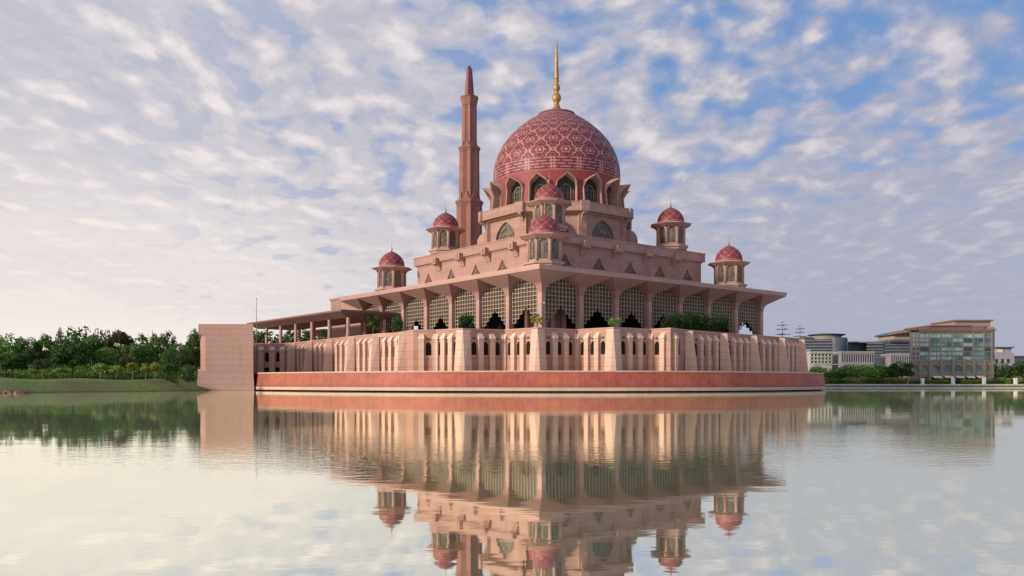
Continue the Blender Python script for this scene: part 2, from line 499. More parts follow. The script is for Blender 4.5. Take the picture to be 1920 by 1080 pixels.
def water_mat():
    m = bpy.data.materials.new('lake_water'); m.use_nodes = True
    T = NT(m.node_tree); T.n.clear()
    out = T.new('ShaderNodeOutputMaterial')
    p = T.new('ShaderNodeNewGeometry').outputs['Position']
    x, y, z = T.xyz(p)
    # slow swell, plus small wind ripples gathered in patches
    sw = T.noise(T.vec(T.m('MULTIPLY', x, .10), T.m('MULTIPLY', y, .22), 0), 1.0, 2)
    w2 = T.noise(T.vec(T.m('MULTIPLY', x, .9), T.m('MULTIPLY', y, 1.6), 2.0), 1.0, 3, .5)
    rp = T.noise(T.vec(T.m('MULTIPLY', x, 2.4), T.m('MULTIPLY', y, 3.6), 5.0), 1.0, 3, .55)
    patch = T.noise(T.vec(T.m('MULTIPLY', x, .035), T.m('MULTIPLY', y, .02), 1.0), 1.0, 3)
    band = T.m('MULTIPLY', T.ramp(y, 14, 22), T.ramp(y, 48, 30))
    amt = T.m('MULTIPLY', T.ramp(patch, .34, .60), band)
    h = T.m('ADD', T.m('MULTIPLY', sw, .008), T.m('MULTIPLY', w2, .0018))
    h = T.m('ADD', h, T.m('MULTIPLY', T.m('MULTIPLY', rp, amt), .0065))
    bump = T.new('ShaderNodeBump'); bump.inputs['Strength'].default_value = 1.0; bump.inputs['Distance'].default_value = 1.0
    T.put(bump.inputs['Height'], h)
    gl = T.new('ShaderNodeBsdfGlossy'); gl.inputs['Roughness'].default_value = .025
    gl.inputs['Color'].default_value = (.98, .975, .85, 1)
    T.l.new(bump.outputs[0], gl.inputs['Normal'])
    df = T.new('ShaderNodeBsdfDiffuse'); df.inputs['Color'].default_value = (0.050, 0.056, 0.034, 1)
    mx = T.new('ShaderNodeAddShader')
    T.l.new(df.outputs[0], mx.inputs[0]); T.l.new(gl.outputs[0], mx.inputs[1]); T.l.new(mx.outputs[0], out.inputs[0])
    return m


# ------------------------------------------------------------------ setting: lake and land
lk = MB(); lk.quad((-6000, -800, 0), (6000, -800, 0), (6000, 9000, 0), (-6000, 9000, 0))
tag(lk.build('lake', water_mat()), None, None, kind='structure')


def seg_dist(px, py, pts):
    best = 1e9; sgn = 1
    for (ax, ay), (bx, by) in zip(pts, pts[1:]):
        dx, dy = bx - ax, by - ay
        t = max(0, min(1, ((px - ax) * dx + (py - ay) * dy) / (dx * dx + dy * dy)))
        qx, qy = ax + t * dx, ay + t * dy
        d = math.hypot(px - qx, py - qy)
        if d < best:
            best = d; sgn = 1 if dx * (py - ay) - dy * (px - ax) > 0 else -1
    return best * sgn


LEFT_SHORE = [(-900, 95), (-400, 118), (-180, 134), (-112, 147), (-93, 152), (-84, 172), (-74.5, 191), (-73.5, 204), (-72, 225), (-40, 262), (-5, 300), (60, 318)]
FAR_SHORE = [(-5, 300), (60, 318), (112, 312), (135, 308), (190, 305), (400, 300), (2500, 250)]


def land_h(x, y):
    d = max(seg_dist(x, y, LEFT_SHORE) if x < 30 else -99, seg_dist(x, y, FAR_SHORE) if x > -20 else -99)
    if x > 55:
        t = max(0., min(1., (d + 2) / 2.2)); h = -1.6 + 2.75 * t
        return h + max(0, min(1.2, (d - 10) * .02))
    if d < -14: return -2.5
    t = max(0., min(1., (d + 1.8) / 9)); h = -0.5 + 3.2 * (t ** .85)
    if d < 0: h = min(h, -.02 + d * .12)
    return h + .16 * sin(x * .31 + y * .17) * min(1, max(0, d / 8)) + (min(3.0, (d - 30) * .03) if d > 30 else 0)


def grid(xs, ys):
    mb = MB(); W = len(xs)
    vs = [(x, y, land_h(x, y)) for y in ys for x in xs]
    fs = []
    for j in range(len(ys) - 1):
        for i in range(W - 1):
            q = (j * W + i, j * W + i + 1, (j + 1) * W + i + 1, (j + 1) * W + i)
            if max(vs[k][2] for k in q) > -2.4: fs.append(q)
    mb.add(vs, fs, True)
    return mb


xs = [-4000, -2000, -1000, -600, -400, -300, -240, -200, -170] + [-150 + 2.0 * i for i in range(55)] + [-38 + 5 * i for i in range(57)] + [265, 300, 360, 450, 600, 1000, 2000, 4000]
ys = [60, 85, 100, 115, 125] + [132 + 2.0 * i for i in range(46)] + [225 + 2.6 * i for i in range(46)] + [350, 370, 400, 450, 520, 600, 800, 1200, 2500, 5000, 8500]
g = grid(xs, ys).build('ground', M_ground)
tag(g, None, None, kind='structure')

# ------------------------------------------------------------------ podium: granite base, pink buttressed wall, deck
ZT, ZL = 13.35, 4.36        # top of the pink wall, top of the granite base
pod = thing('podium_wall', 'pink buttressed lakeside wall on a red granite base that carries the domed mosque', 'wall', (0, 0, 0))

red_pts = [(-71, 222), (-61.7, 202.4), (-50, 191.4), (-36, 180.6), (-20, 172.4), (-4, 168.3), (12, 167.0), (28, 168.2), (43, 173.4), (56, 182), (66, 191.3), (74, 201.6), (79.5, 212.1), (82.6, 223.5), (82, 240), (68, 272), (30, 312), (-20, 318), (-95, 300), (-100, 250)]


def spline(pts, k=6):
    out = []; n = len(pts)
    for i in range(n):
        p0, p1, p2, p3 = (Vector(pts[(i + j - 1) % n]) for j in range(4))
        for s in range(k):
            t = s / k
            q = .5 * ((2 * p1) + (p2 - p0) * t + (2 * p0 - 5 * p1 + 4 * p2 - p3) * t * t + (3 * p1 - p0 - 3 * p2 + p3) * t ** 3)
            out.append((q.x, q.y))
    return out


def offset(poly, d):
    """shift a counter-clockwise outline outward by d"""
    n = len(poly); out = []
    for i in range(n):
        a = Vector(poly[i - 1]); b = Vector(poly[i]); c = Vector(poly[(i + 1) % n])
        e1 = (b - a).normalized(); e2 = (c - b).normalized()
        n1 = Vector((e1.y, -e1.x)); n2 = Vector((e2.y, -e2.x)); m_ = n1 + n2
        if m_.length < .3: m_ = n1
        m_ = m_.normalized(); k = min(2.2, 1 / max(.35, m_.dot(n1)))
        q = b + m_ * d * k
        out.append((q.x, q.y))
    return out


red = spline(red_pts)
mb = MB(); mb.prism(offset(red, -.9), -2.5, .5)
mb.build('footing', M_dark, pod)  # near-black colour paints the shade of the slot under the kerb
mb = MB(); mb.prism(offset(red, .12), .27, .95); mb.build('kerb', M_lip, pod)
mb = MB(); mb.prism(red, .952, ZL - .3, offset(red, -.45)); mb.build('granite_base', M_granite, pod)
mb = MB(); mb.prism(offset(red, -.33), ZL - .298, ZL); mb.build('ledge', M_lip, pod)

front_peaks = [(-21.25, 180.0), (-10.3, 175.2), (5.3, 172.6), (20.8, 171.6), (33.0, 174.0)]
front_valleys = [(-16.3, 179.9), (-1.6, 179.9), (13.9, 178.7), (29.4, 177.5)]
left_peaks = [(-62.8, 237.0), (-55.5, 226.5), (-47.6, 215.2), (-39.9, 204.4), (-32.2, 193.8), (-24.8, 185.0)]
right_peaks = [(38.6, 179.2), (48.6, 189.3), (58.0, 198.4), (67.5, 207.3), (75.2, 215.4)]
wallmb = MB(); outline = []
W_win = lambda: arch_profile(1.25, 7.8, 9.9, 10.65, 5)


def inset(p, q, d):
    v = (Vector(q) - Vector(p)).normalized(); n = Vector((v.y, -v.x))
    return (p[0] - n.x * d, p[1] - n.y * d), (q[0] - n.x * d, q[1] - n.y * d)


pane_mesh_n = [0]


def pane(poly, parent=pod, name='window', m=M_dark):
    b = MB(); b.quad(*poly)
    return b.build(name, m, parent)


def pilaster(P0, P1, s, w=1.15, proj=.62):
    """flat pilaster with a sloping cap on the wall from P0 to P1 at distance s"""
    P0 = Vector(P0); P1 = Vector(P1); d = (P1 - P0).normalized(); n = Vector((d.y, -d.x)); c = P0 + d * s
    def pt(a, o, z): q = c + d * a + n * o; return (q.x, q.y, z)
    b = MB(); h = w / 2
    b.add([pt(-h, -.1, ZL), pt(h, -.1, ZL), pt(h, proj, ZL), pt(-h, proj, ZL),
           pt(-h, -.1, 12.15), pt(h, -.1, 12.15), pt(h, proj, 11.3), pt(-h, proj, 11.3)],
          [(0, 1, 2, 3), (4, 7, 6, 5), (2, 6, 7, 3), (1, 5, 6, 2), (0, 3, 7, 4), (0, 4, 5, 1)])
    o = b.build('pilaster', M_pil_lit, pod)
    k = .10; b = MB()               # the sloping cap oversails the shaft a little
    b.add([pt(-h - k, -.1, 11.2), pt(h + k, -.1, 11.2), pt(h + k, proj + .2, 11.2), pt(-h - k, proj + .2, 11.2),
           pt(-h + .1, -.1, 12.55), pt(h - .1, -.1, 12.55), pt(h + k, proj + .2, 11.38), pt(-h - k, proj + .2, 11.38)],
          [(0, 1, 2, 3), (4, 7, 6, 5), (2, 6, 7, 3), (1, 5, 6, 2), (0, 3, 7, 4), (0, 4, 5, 1)])
    b.build('cap', M_cap_lit, o)


def bay(P0, P1, wins, pils):
    L = (Vector(P1) - Vector(P0)).length
    ps = wall_holes(wallmb, P0, P1, ZL, ZT - .2, [(s * L, W_win()) for s in wins], .25)
    for q in ps: pane(q)
    for s in pils: pilaster(P0, P1, s * L)
    # little spout with a bar over each window
    d = (Vector(P1) - Vector(P0)).normalized(); n = Vector((d.y, -d.x))
    for s in wins:
        c = Vector(P0) + d * s * L
        b = MB()
        for hw, hh, pr in ((.48, .08, .10), (.16, .24, .17)):
            def pt(a, o, z): q = c + d * a + n * o; return (q.x, q.y, z)
            b.add([pt(-hw, -.05, 11.3 - hh), pt(hw, -.05, 11.3 - hh), pt(hw, pr, 11.3 - hh), pt(-hw, pr, 11.3 - hh), pt(-hw, -.05, 11.3 + hh), pt(hw, -.05, 11.3 + hh), pt(hw, pr, 11.3 + hh), pt(-hw, pr, 11.3 + hh)],
                  [(0, 1, 2, 3), (4, 7, 6, 5), (2, 6, 7, 3), (1, 5, 6, 2), (0, 3, 7, 4), (0, 4, 5, 1)])
        b.build('spout', M_backing, pod)
    outline.append(P0); outline.append(P1)


def buttress(A, L, R, w=2.4, flare=1.0):
    """battered pier round the outward corner A; L and R lie on the two wall faces"""
    A = Vector(A); dl = (Vector(L) - A).normalized(); dr = (Vector(R) - A).normalized()
    out = -(dl + dr).normalized(); tan = (dr - dl).normalized()
    nl = Vector((-dl.y, dl.x)); nl = nl if nl.dot(out) > 0 else -nl
    nr = Vector((-dr.y, dr.x)); nr = nr if nr.dot(out) > 0 else -nr
    e = .14
    def v3(p, z): return (p.x, p.y, z)
    tl = A + dl * w + nl * e; tr = A + dr * w + nr * e; ta = A + out * e * 1.3
    bl = A + dl * (w * 1.05) + nl * flare * .85; br = A + dr * (w * 1.05) + nr * flare * .85
    ba = A + out * flare * 1.35 - tan * .55; bb = A + out * flare * 1.35 + tan * .55
    il = A + dl * w * 1.05 - nl * .5; ir = A + dr * w * 1.05 - nr * .5
    il0 = A + dl * w - nl * .5; ir0 = A + dr * w - nr * .5
    bot = [v3(il, ZL), v3(bl, ZL), v3(ba, ZL), v3(bb, ZL), v3(br, ZL), v3(ir, ZL)]
    top = [v3(il0, ZT - .32), v3(tl, ZT - .32), v3(ta - tan * .05, ZT - .32), v3(ta + tan * .05, ZT - .32), v3(tr, ZT - .32), v3(ir0, ZT - .32)]
    b = MB(); b.hull(bot, top)
    b.build('buttress', M_pil_lit, pod)


# far left: a frontal stretch with two windows and two vents
F0, F1 = (-76.0, 242.5), (-65.6, 241.6)
vent = lambda: [(-.85, 4.95), (-.85, 6.25), (.85, 6.25), (.85, 4.95)]
win2 = lambda: arch_profile(1.25, 8.0, 10.0, 10.8, 5)
L = 10.4
ps = wall_holes(wallmb, F0, F1, ZL + 2.2, ZT - .2, [(5.0, win2()), (8.3, win2())], .55)
for q in ps: pane(q)
ps = wall_holes(wallmb, F0, F1, ZL, ZL + 2.2, [(5.0, vent()), (8.3, vent())], .5)
for q in ps: pane(q, name='vent')
for s in (3.35, 6.65, 9.7): pilaster(F0, F1, s, 1.5, .35)
outline += [F0, F1]
# left flank
ls = []
for p, q in zip(left_peaks, left_peaks[1:]):
    ls.append(inset(p, q, 1.25))
P = ls[0][0]
bay(F1, P, [], [.55])
for i, (a, b) in enumerate(ls):
    v = (Vector(b) - Vector(a)); L = v.length
    bay(a, b, [.19, .42, .65], [.305, .535, .765])
e0 = ls[-1][1]
for i, p in enumerate(left_peaks):
    a = ls[max(0, i - 1)][0] if i else F1
    k = ls[min(i, len(ls) - 1)]
    d = (Vector(k[1]) - Vector(k[0])).normalized(); n = Vector((d.y, -d.x)); B = Vector(p) - n * 1.25
    buttress(p, B - d * .95, B + d * .95, 1.45, .8)
# serrated front
bay(e0, front_peaks[0], [], [])
pts = []
for i, v in enumerate(front_valleys): pts += [front_peaks[i], v]
pts.append(front_peaks[-1])
for i in range(len(pts) - 1):
    a, b = pts[i], pts[i + 1]; L = (Vector(b) - Vector(a)).length
    if L < 7:
        down = i % 2 == 0
        bay(a, b, [.66] if down else [.33], [.36] if down else [.64])
    elif i % 2 == 0:
        bay(a, b, [.265, .545, .825], [.405, .685])
    else:
        bay(a, b, [.165, .445, .725], [.305, .585])
for i, v in enumerate(front_valleys):           # folded pilaster in each re-entrant corner
    a = front_peaks[i]; c = front_peaks[i + 1]
    pilaster(a, v, (Vector(v) - Vector(a)).length - .35, .8, .42)
    pilaster(v, c, .35, .8, .42)
for i, p in enumerate(front_peaks):
    l = front_valleys[i - 1] if i else e0
    r = front_valleys[i] if i < 4 else None
    if r is None:
        k = inset(right_peaks[0], right_peaks[1], 1.25)[0]; r = k
    if 0 < i < 4: buttress(p, l, r, 1.7, .95)
# right flank
rs = [inset(p, q, 1.25) for p, q in zip(right_peaks, right_peaks[1:])]
bay(front_peaks[-1], rs[0][0], [.50], [.24])
for a, b in rs: bay(a, b, [.25, .47, .69], [.36, .58, .80])
for i, p in enumerate(right_peaks):
    k = rs[min(i, len(rs) - 1)]
    d = (Vector(k[1]) - Vector(k[0])).normalized(); n = Vector((d.y, -d.x)); B = Vector(p) - n * 1.25
    buttress(p, B - d * .95, B + d * .95, 1.45, .8)
endp = rs[-1][1]
back = [(73.6, 217.6), (70, 236), (60, 262), (30, 300), (-20, 308), (-90, 300), (-92, 262)]
cur = endp
for q in back:
    wall_holes(wallmb, cur, q, ZL, ZT - .2, [], .5); outline.append(q); cur = q
wall_holes(wallmb, cur, F0, ZL, ZT - .2, [])
wallmb.build('wall', M_wall_shade, pod)
poly = [outline[0]]
for p in outline[1:]:
    if (Vector(p) - Vector(poly[-1])).length > .05: poly.append(p)
mb = MB(); mb.quad(*[(x, y, 12.4) for x, y in offset(poly, -.35)]); mb.build('deck', M_trim, pod)
# coping: a capping strip following the wall
mb = MB(); o1 = offset(poly, .17); i1 = offset(poly, -.45); n = len(poly)
for i in range(n):
    j = (i + 1) % n
    a, b, c, d = o1[i], o1[j], i1[j], i1[i]
    mb.quad((*a, ZT - .25), (*b, ZT - .25), (*b, ZT), (*a, ZT)); mb.quad((*a, ZT), (*b, ZT), (*c, ZT), (*d, ZT))
    mb.quad((*d, ZT), (*c, ZT), (*c, 12.4), (*d, 12.4)); mb.quad((*d, ZT - .25), (*c, ZT - .25), (*b, ZT - .25), (*a, ZT - .25))
mb.build('coping', M_trim, pod)

# ------------------------------------------------------------------ the pier block at the left end of the podium
blk = thing('wall_block', 'plain pink stone block with flat top at the left end of the lakeside wall', 'wall block', (-69.5, 203, 0))
mb = MB(); sl = lambda x, y: x - .36 * y
mb.prism([(-5.0, 0), (6.65, 0), (sl(6.65, 34), 34), (sl(-5.0, 34), 34)], 2.0, 16.16)
mb.prism([(-6.7, 2.2), (-5.0, .25), (sl(-5.0, 34), 34), (sl(-6.7, 34), 34)], 2.0, 13.6)
x9 = sl(0, 34)
mb.add([(-6.7, 0, 16.16), (-5.0, 0, 16.16), (-5.0 + x9, 34, 16.16), (-6.7 + x9, 34, 16.16), (-6.7, 0, 13.9), (-5.0, 0, 13.1), (-5.0 + x9, 34, 13.1), (-6.7 + x9, 34, 13.9)],
       [(0, 1, 2, 3), (7, 6, 5, 4), (0, 4, 5, 1), (3, 2, 6, 7), (0, 3, 7, 4)])
mb.build('wall', M_block, blk)
mb = MB(); mb.hull([(-7.2, -.35, -2), (7.1, -.35, -2), (7.1 + x9, 34, -2), (-7.2 + x9, 34, -2)], [(-6.75, -.006, 4.6), (6.66, -.006, 4.6), (6.66 + x9, 34, 4.6), (-6.75 + x9, 34, 4.6)])
mb.build('plinth', M_block, blk)
mb = MB(); mb.box(-6.9, -5.02, .2, 3, 4.62, 5.2); mb.build('sill', M_lip, blk)

# ------------------------------------------------------------------ mosque
A0 = radians(38.7)
MC = (12.73, 238.46)
mq = thing('mosque', 'large pink granite mosque with a patterned red dome and corner cupolas above the lake', 'mosque', (*MC, 0), A0)
CW, E = 40.0, 45.0              # column line, eave line (half sides)
ZC, ZE, ZF = 21.6, 25.85, 26.85  # springing, eave soffit, fascia top
NB = 7; BW = 2 * CW / NB
rot = lambda k: k * pi / 2

# every column opens into a fan that leans out to the eave; the barrel of the pointed arch runs straight back behind it
CH = .63                        # half width of a column
FS = [0, .012, .03, .06, .09, .12, .15, .18, .24, .32, .42, .53, .65, .77, .89, 1.0]
def fan_z(s):
    q = min(1, s / .18)
    return ZC + (ZE - .02 - ZC) * (.36 * sqrt(1 - (1 - q) ** 2) + .64 * s)
def fan_h(s): return CH + (BW / 2 - CH) * s
def fan_v(s): return -(CH + (E - CW - CH) * s)
def fan_mesh(lside, rside):
    """lside/rside: 'arch' or 'corner'"""
    b = MB(); n = len(FS); vs = []
    for s in FS:
        l = -fan_h(s) if lside == 'arch' else fan_v(s); r = fan_h(s) if rside == 'arch' else -fan_v(s)
        vs += [(l, fan_v(s), fan_z(s)), (r, fan_v(s), fan_z(s))]
    b.add(vs, [(2 * i, 2 * i + 1, 2 * i + 3, 2 * i + 2) for i in range(n - 1)])
    for side, sg in ((lside, -1), (rside, 1)):
        if side != 'arch': continue
        vs = []
        for s in FS: vs += [(sg * fan_h(s), fan_v(s), fan_z(s)), (sg * fan_h(s), .8, fan_z(s))]
        b.add(vs, [(2 * i, 2 * i + 2, 2 * i + 3, 2 * i + 1) for i in range(n - 1)])
    return b
me_fan = fan_mesh('arch', 'arch').mesh('eave_fan', M_soffit_shade)
me_fanL = fan_mesh('corner', 'arch').mesh('eave_fan', M_soffit_shade)
me_fanR = fan_mesh('arch', 'corner').mesh('eave_fan', M_soffit_shade)

# lattice screen of one bay (u = 0..9.4) with the stepped opening
LP = 1.045; LR = .955; LW = 9 * LP
def lat_bottom(c):              # c = column index 0..8
    k = abs(c - 4); return 19.25 - k * LR
lat = MB(); bk = MB(); bt = .085
for c in range(10):
    zb = min(lat_bottom(min(8, c)), lat_bottom(max(0, c - 1)))
    lat.box(c * LP - bt, c * LP + bt, -.16, .05, zb, 26.0)
for r in range(0, 12):
    z = 19.25 - 4 * LR + r * LR
    cs = [c for c in range(9) if lat_bottom(c) <= z + .01]
    if not cs: continue
    run = []
    for c in cs + [99]:
        if run and c != run[-1] + 1:
            lat.box(run[0] * LP - bt, (run[-1] + 1) * LP + bt, -.13, .03, z - bt, z + bt); run = []
        run.append(c)
for c in range(9):
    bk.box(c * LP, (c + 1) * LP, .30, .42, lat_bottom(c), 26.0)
me_lat = lat.mesh('lattice_screen', M_lattice); me_bk = bk.mesh('screen_backing', M_backing)

colm = MB()
oct_ = lambda r, f=.42: [(r, -r * f), (r, r * f), (r * f, r), (-r * f, r), (-r, r * f), (-r, -r * f), (-r * f, -r), (r * f, -r)]
def sqr(a, c=.06): return [(-a + c, -a), (a - c, -a), (a, -a + c), (a, a - c), (a - c, a), (-a + c, a), (-a, a - c), (-a, -a + c)]
colm.prism(sqr(CH), 12.4, ZC + .02); colm.prism(sqr(CH * 1.15), 12.4, 13.5); colm.box(-CH + .05, CH - .05, CH, .9, 12.4, ZC + .6)
me_col = colm.mesh('column', M_trim)
lampm = MB(); lampm.lathe([(.0, -.16), (.13, -.14), (.17, 0), (.13, .14), (0, .16)], 10); me_lamp = lampm.mesh('wall_lamp', M_white)

for k in range(4):
    R = Matrix.Rotation(rot(k), 4, 'Z')
    rz = rot(k)
    def at(u, v, z=0): return R @ Vector((u, v, z))
    for i in range(NB + 1):
        u0 = -CW + i * BW
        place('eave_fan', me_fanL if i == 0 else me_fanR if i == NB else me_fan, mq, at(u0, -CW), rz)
        if k in (0, 1, 3):
            if i < NB:
                s = place('lattice_screen', me_lat, mq, at(u0 + (BW - LW) / 2, -CW + .30), rz)
                place('screen_backing', me_bk, s)
            if (k == 3 and i == NB) or (k == 1 and i == 0): continue          # shared with the next side
            c = place('column', me_col, mq, at(u0, -CW), rz)
            if k == 0: place('wall_lamp', me_lamp, c, (0, -CH - .12, 19.3))
mb = MB()
def sq(a): return [(-a, -a), (a, -a), (a, a), (-a, a)]
mb.prism(sq(E), ZE, ZF, sq(E + .12), caps=False)
mb.prism(sq(E + .12), ZF, 28.3, sq(28.0), caps=False)
mb.build('eave_roof', M_trim, mq)
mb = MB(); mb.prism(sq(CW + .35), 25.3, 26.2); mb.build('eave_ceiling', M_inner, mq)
mb = MB(); mb.prism([(-30.5, -30.5), (38.4, -30.5), (38.4, 38.4), (-30.5, 38.4)], 12.3, 26.2); mb.build('prayer_hall_core', M_dark, mq)  # near-black box: the deep interior shade is painted into its colour
mb = MB(); mb.prism(sq(CW + 1), 12.41, 12.75); mb.build('floor', M_inner, mq)
# pale panelled corner pier seen through the corner openings
for (px_, py_) in ((-35.6, -35.6), (-33.2, -35.6), (-35.6, -33.2), (-29.6, -35.6), (-35.6, -29.6)):
    mb = MB(); mb.prism(oct_(.62), 12.75, 24.5); mb.build('inner_pier', M_trim, mq, (px_, py_, 0))
mb = MB(); mb.prism([(-35.2, -35.2), (-29.6, -35.2), (-29.6, -29.6), (-35.2, -29.6)], 12.75, 24.0); mb.build('inner_panel', M_mull, mq)

# second tier with band, brackets and triangular windows
q2 = 28.6; tier = MB()
tris = [-22.8, -11.4, 0, 11.4, 22.8]
tri_prof = lambda: arch_profile(4.4, 30.25, 0, 33.2, kind='tri')
tri_frame = MB()
def tri_grille():
    b = MB()
    for s in (-1, 1):
        b.tube([(s * 1.3, -.1, .35), (s * .15, -.1, 2.0)], .09, 4); b.tube([(s * .75, -.1, .3), (s * .1, -.1, 1.25)], .08, 4)
    b.tube([(-1.4, -.1, .35), (1.4, -.1, .35)], .08, 4); b.tube([(0, -.1, .3), (0, -.1, 2.4)], .08, 4)
    b.tube([(-.5, -.1, .9), (0, -.1, 1.35), (.5, -.1, .9), (0, -.1, .45), (-.5, -.1, .9)], .07, 4)
    return b.mesh('grille', M_mull)
me_tri = tri_grille()
brm = MB()                      # curved bracket, u centred, v outward negative
pr = [(0, 0), (0, -3.5), (-.30, -3.45), (-.48, -2.8), (-.95, -2.1), (-2.0, -1.75), (-2.0, 0)]
bw = .95
n = len(pr)
brm.add([(-bw, v, z) for v, z in pr] + [(bw, v, z) for v, z in pr], [(i, (i + 1) % n, n + (i + 1) % n, n + i) for i in range(n)] + [tuple(range(n - 1, -1, -1)), tuple(range(n, 2 * n))])
brm.box(-.2, .2, -2.16, -1.99, -1.35, -.35)
me_br = brm.mesh('bracket', M_hall)
for k in range(4):
    R = Matrix.Rotation(rot(k), 4, 'Z'); rz = rot(k)
    a = R @ Vector((-q2, -q2, 0)); b = R @ Vector((q2, -q2, 0))
    ps = wall_holes(tier, (a.x, a.y), (b.x, b.y), 27.6, 36.0, [(q2 + t, tri_prof()) for t in tris] if k in (0, 3) else [], .45)
    for t, q in zip(tris, ps):
        w = pane(q, mq, 'triangle_window', M_cglass)
        place('grille', me_tri, w, R @ Vector((t, -q2 + .25, 30.25)), rz)
    if k in (0, 3):
        for t in (-17.1, -5.7, 5.7, 17.1): place('bracket', me_br, mq, R @ Vector((t, -q2 + .02, 36.6)), rz)
tier.build('upper_wall', M_hall, mq)
mb = MB(); mb.prism(sq(29.4), 35.62, 37.75); mb.prism(sq(29.55), 37.752, 38.0); mb.prism(sq(28.85), 35.3, 35.618)
mb.build('parapet', M_hall, mq)

# corner cupolas (octagonal kiosks)
def regular(n, r, a0=0.0): return [(r * cos(a0 + 2 * pi * i / n), r * sin(a0 + 2 * pi * i / n)) for i in range(n)]
R8 = 3.95
o8 = regular(8, R8, pi / 8)
kb = MB(); kpanes = []
for i in range(8):
    a, b = o8[i], o8[(i + 1) % 8]
    L = math.dist(a, b)
    kpanes += wall_holes(kb, a, b, 0.0, 5.9, [(L / 2, arch_profile(2.1, .6, 4.2, 5.5, 6))], .3)
kb.prism(regular(8, 5.0, pi / 8), -.5, 0.0); kb.prism(regular(8, 4.6, pi / 8), -1.2, -.5)
for i in range(8):          # slim angle shafts flaring to the canopy
    x, y = o8[i]
    kb.tube([(x, y, .0), (x, y, 4.6), (x * 1.06, y * 1.06, 5.3), (x * 1.2, y * 1.2, 5.8)], [.3, .28, .34, .5], 6)
kb.prism(regular(8, R8 * .9, pi / 8), -6.0, -1.2)
me_kb = kb.mesh('body', M_trim)
kp = MB()
for q in kpanes: kp.quad(*q)
me_kp = kp.mesh('window', M_cglass)
pane_meshes = []
for q in kpanes:
    b = MB(); b.quad(*q); pane_meshes.append(b.mesh('window', M_cglass))
kc = MB(); kc.prism(regular(8, 4.1, pi / 8), 5.15, 5.9, regular(8, 5.95, pi / 8), caps=True)
kc.prism(regular(8, 5.98, pi / 8), 5.902, 6.05); kc.prism(regular(8, 5.9, pi / 8), 6.052, 6.5, regular(8, 3.85, pi / 8))
me_kc = kc.mesh('canopy', M_trim)
dp = [(3.62, 0), (3.72, .5), (3.70, 1.0), (3.5, 1.75), (3.1, 2.5), (2.5, 3.2), (1.75, 3.8), (.95, 4.25), (.35, 4.5), (.14, 4.75), (0, 4.9)]
kd = MB(); kd.lathe(dp, 40); me_kd = kd.mesh('dome', M_cup)
kf = MB(); kf.lathe([(.2, 4.4), (.16, 4.9), (.3, 5.1), (.12, 5.3), (.2, 5.5), (.09, 5.65), (.07, 6.4), (0, 8.0)], 10); me_kf = kf.mesh('finial', M_gold)
kml = []
for i in range(8):
    a, b = Vector((*o8[i], 0)), Vector((*o8[(i + 1) % 8], 0)); d = (b - a).normalized(); n_ = Vector((d.y, -d.x, 0)); c = (a + b) / 2 - n_ * .2
    m_ = MB()
    m_.tube([c + Vector((0, 0, .95)), c + Vector((0, 0, 4.1))], .05, 4)
    for z in (2.5, 4.0): m_.tube([c - d * .87 + Vector((0, 0, z)), c + d * .87 + Vector((0, 0, z))], .06, 4)
    kml.append(m_.mesh('glazing_bar', M_mull))
for (qq, zz) in ((34.0, 29.1), (22.7, 40.1)):
    for sx, sy in ((-1, -1), (1, -1), (-1, 1), (1, 1)):
        t = place('cupola', me_kb, mq, (sx * qq, sy * qq, zz), 0)
        place('canopy', me_kc, t)
        d = place('dome', me_kd, t, (0, 0, 6.5))
        place('finial', me_kf, t, (0, 0, 6.5))
        for pm, bm in zip(pane_meshes, kml):
            place('window', pm, t); place('glazing_bar', bm, t)

# octagon below the great dome
oc = regular(8, 20.2, pi / 8)
ow = MB(); opanes = []
for i in range(8):
    a, b = oc[i], oc[(i + 1) % 8]; L = math.dist(a, b)
    opanes.append((wall_holes(ow, a, b, 37.0, 46.9, [(L / 2, arch_profile(8.2, 38.6, 41.5, 45.5, 9))], .6)[0], a, b))
ow.build('octagon_wall', M_hall, mq)
for q, a, b in opanes:
    w = pane(q, mq, 'arched_window', M_cglass)
    A_ = Vector((*a, 0)); B_ = Vector((*b, 0)); d = (B_ - A_).normalized(); n_ = Vector((d.y, -d.x, 0)); c = (A_ + B_) / 2 - n_ * .4
    m_ = MB()
    for f_, zz in ((.74, 44.1), (.36, 42.4)):
        pr_ = arch_profile(8.0 * f_, 38.6, 40.9 + (1 - f_) * .5, zz, 7)
        m_.tube([c + d * x + Vector((0, 0, z)) for x, z in pr_], .11, 5)
    for x in (-2.0, 0, 2.0): m_.tube([c + d * x + Vector((0, 0, 38.6)), c + d * x + Vector((0, 0, 43.4 if x == 0 else 42.3))], .07, 4)
    for z in (40.4, 41.8): m_.tube([c - d * 3.2 + Vector((0, 0, z)), c + d * 3.2 + Vector((0, 0, z))], .07, 4)
    m_.build('tracery', M_mull, w)
for i in range(8):               # corner piers and curved brackets under the gallery
    a = pi / 8 + i * pi / 4
    b = MB()
    b.prism([(19.2, -1.1), (20.75, -1.1), (20.75, 1.1), (19.2, 1.1)], 37.0, 46.7)
    pr = [(20.7, 46.68), (20.7, 43.2), (20.9, 44.4), (21.5, 45.5), (22.6, 46.1), (22.6, 46.68)]
    n = len(pr)
    b.add([(r, -.45, z) for r, z in pr] + [(r, .45, z) for r, z in pr], [(j, (j + 1) % n, n + (j + 1) % n, n + j) for j in range(n)] + [tuple(range(n - 1, -1, -1)), tuple(range(n, 2 * n))])
    b.build('corner_pier', M_hall, mq, (0, 0, 0), a)
mb = MB(); mb.prism(regular(8, 22.5, pi / 8), 46.7, 48.95); mb.prism(regular(8, 22.65, pi / 8), 48.952, 49.15); mb.prism(regular(8, 21.2, pi / 8), 46.3, 46.69)
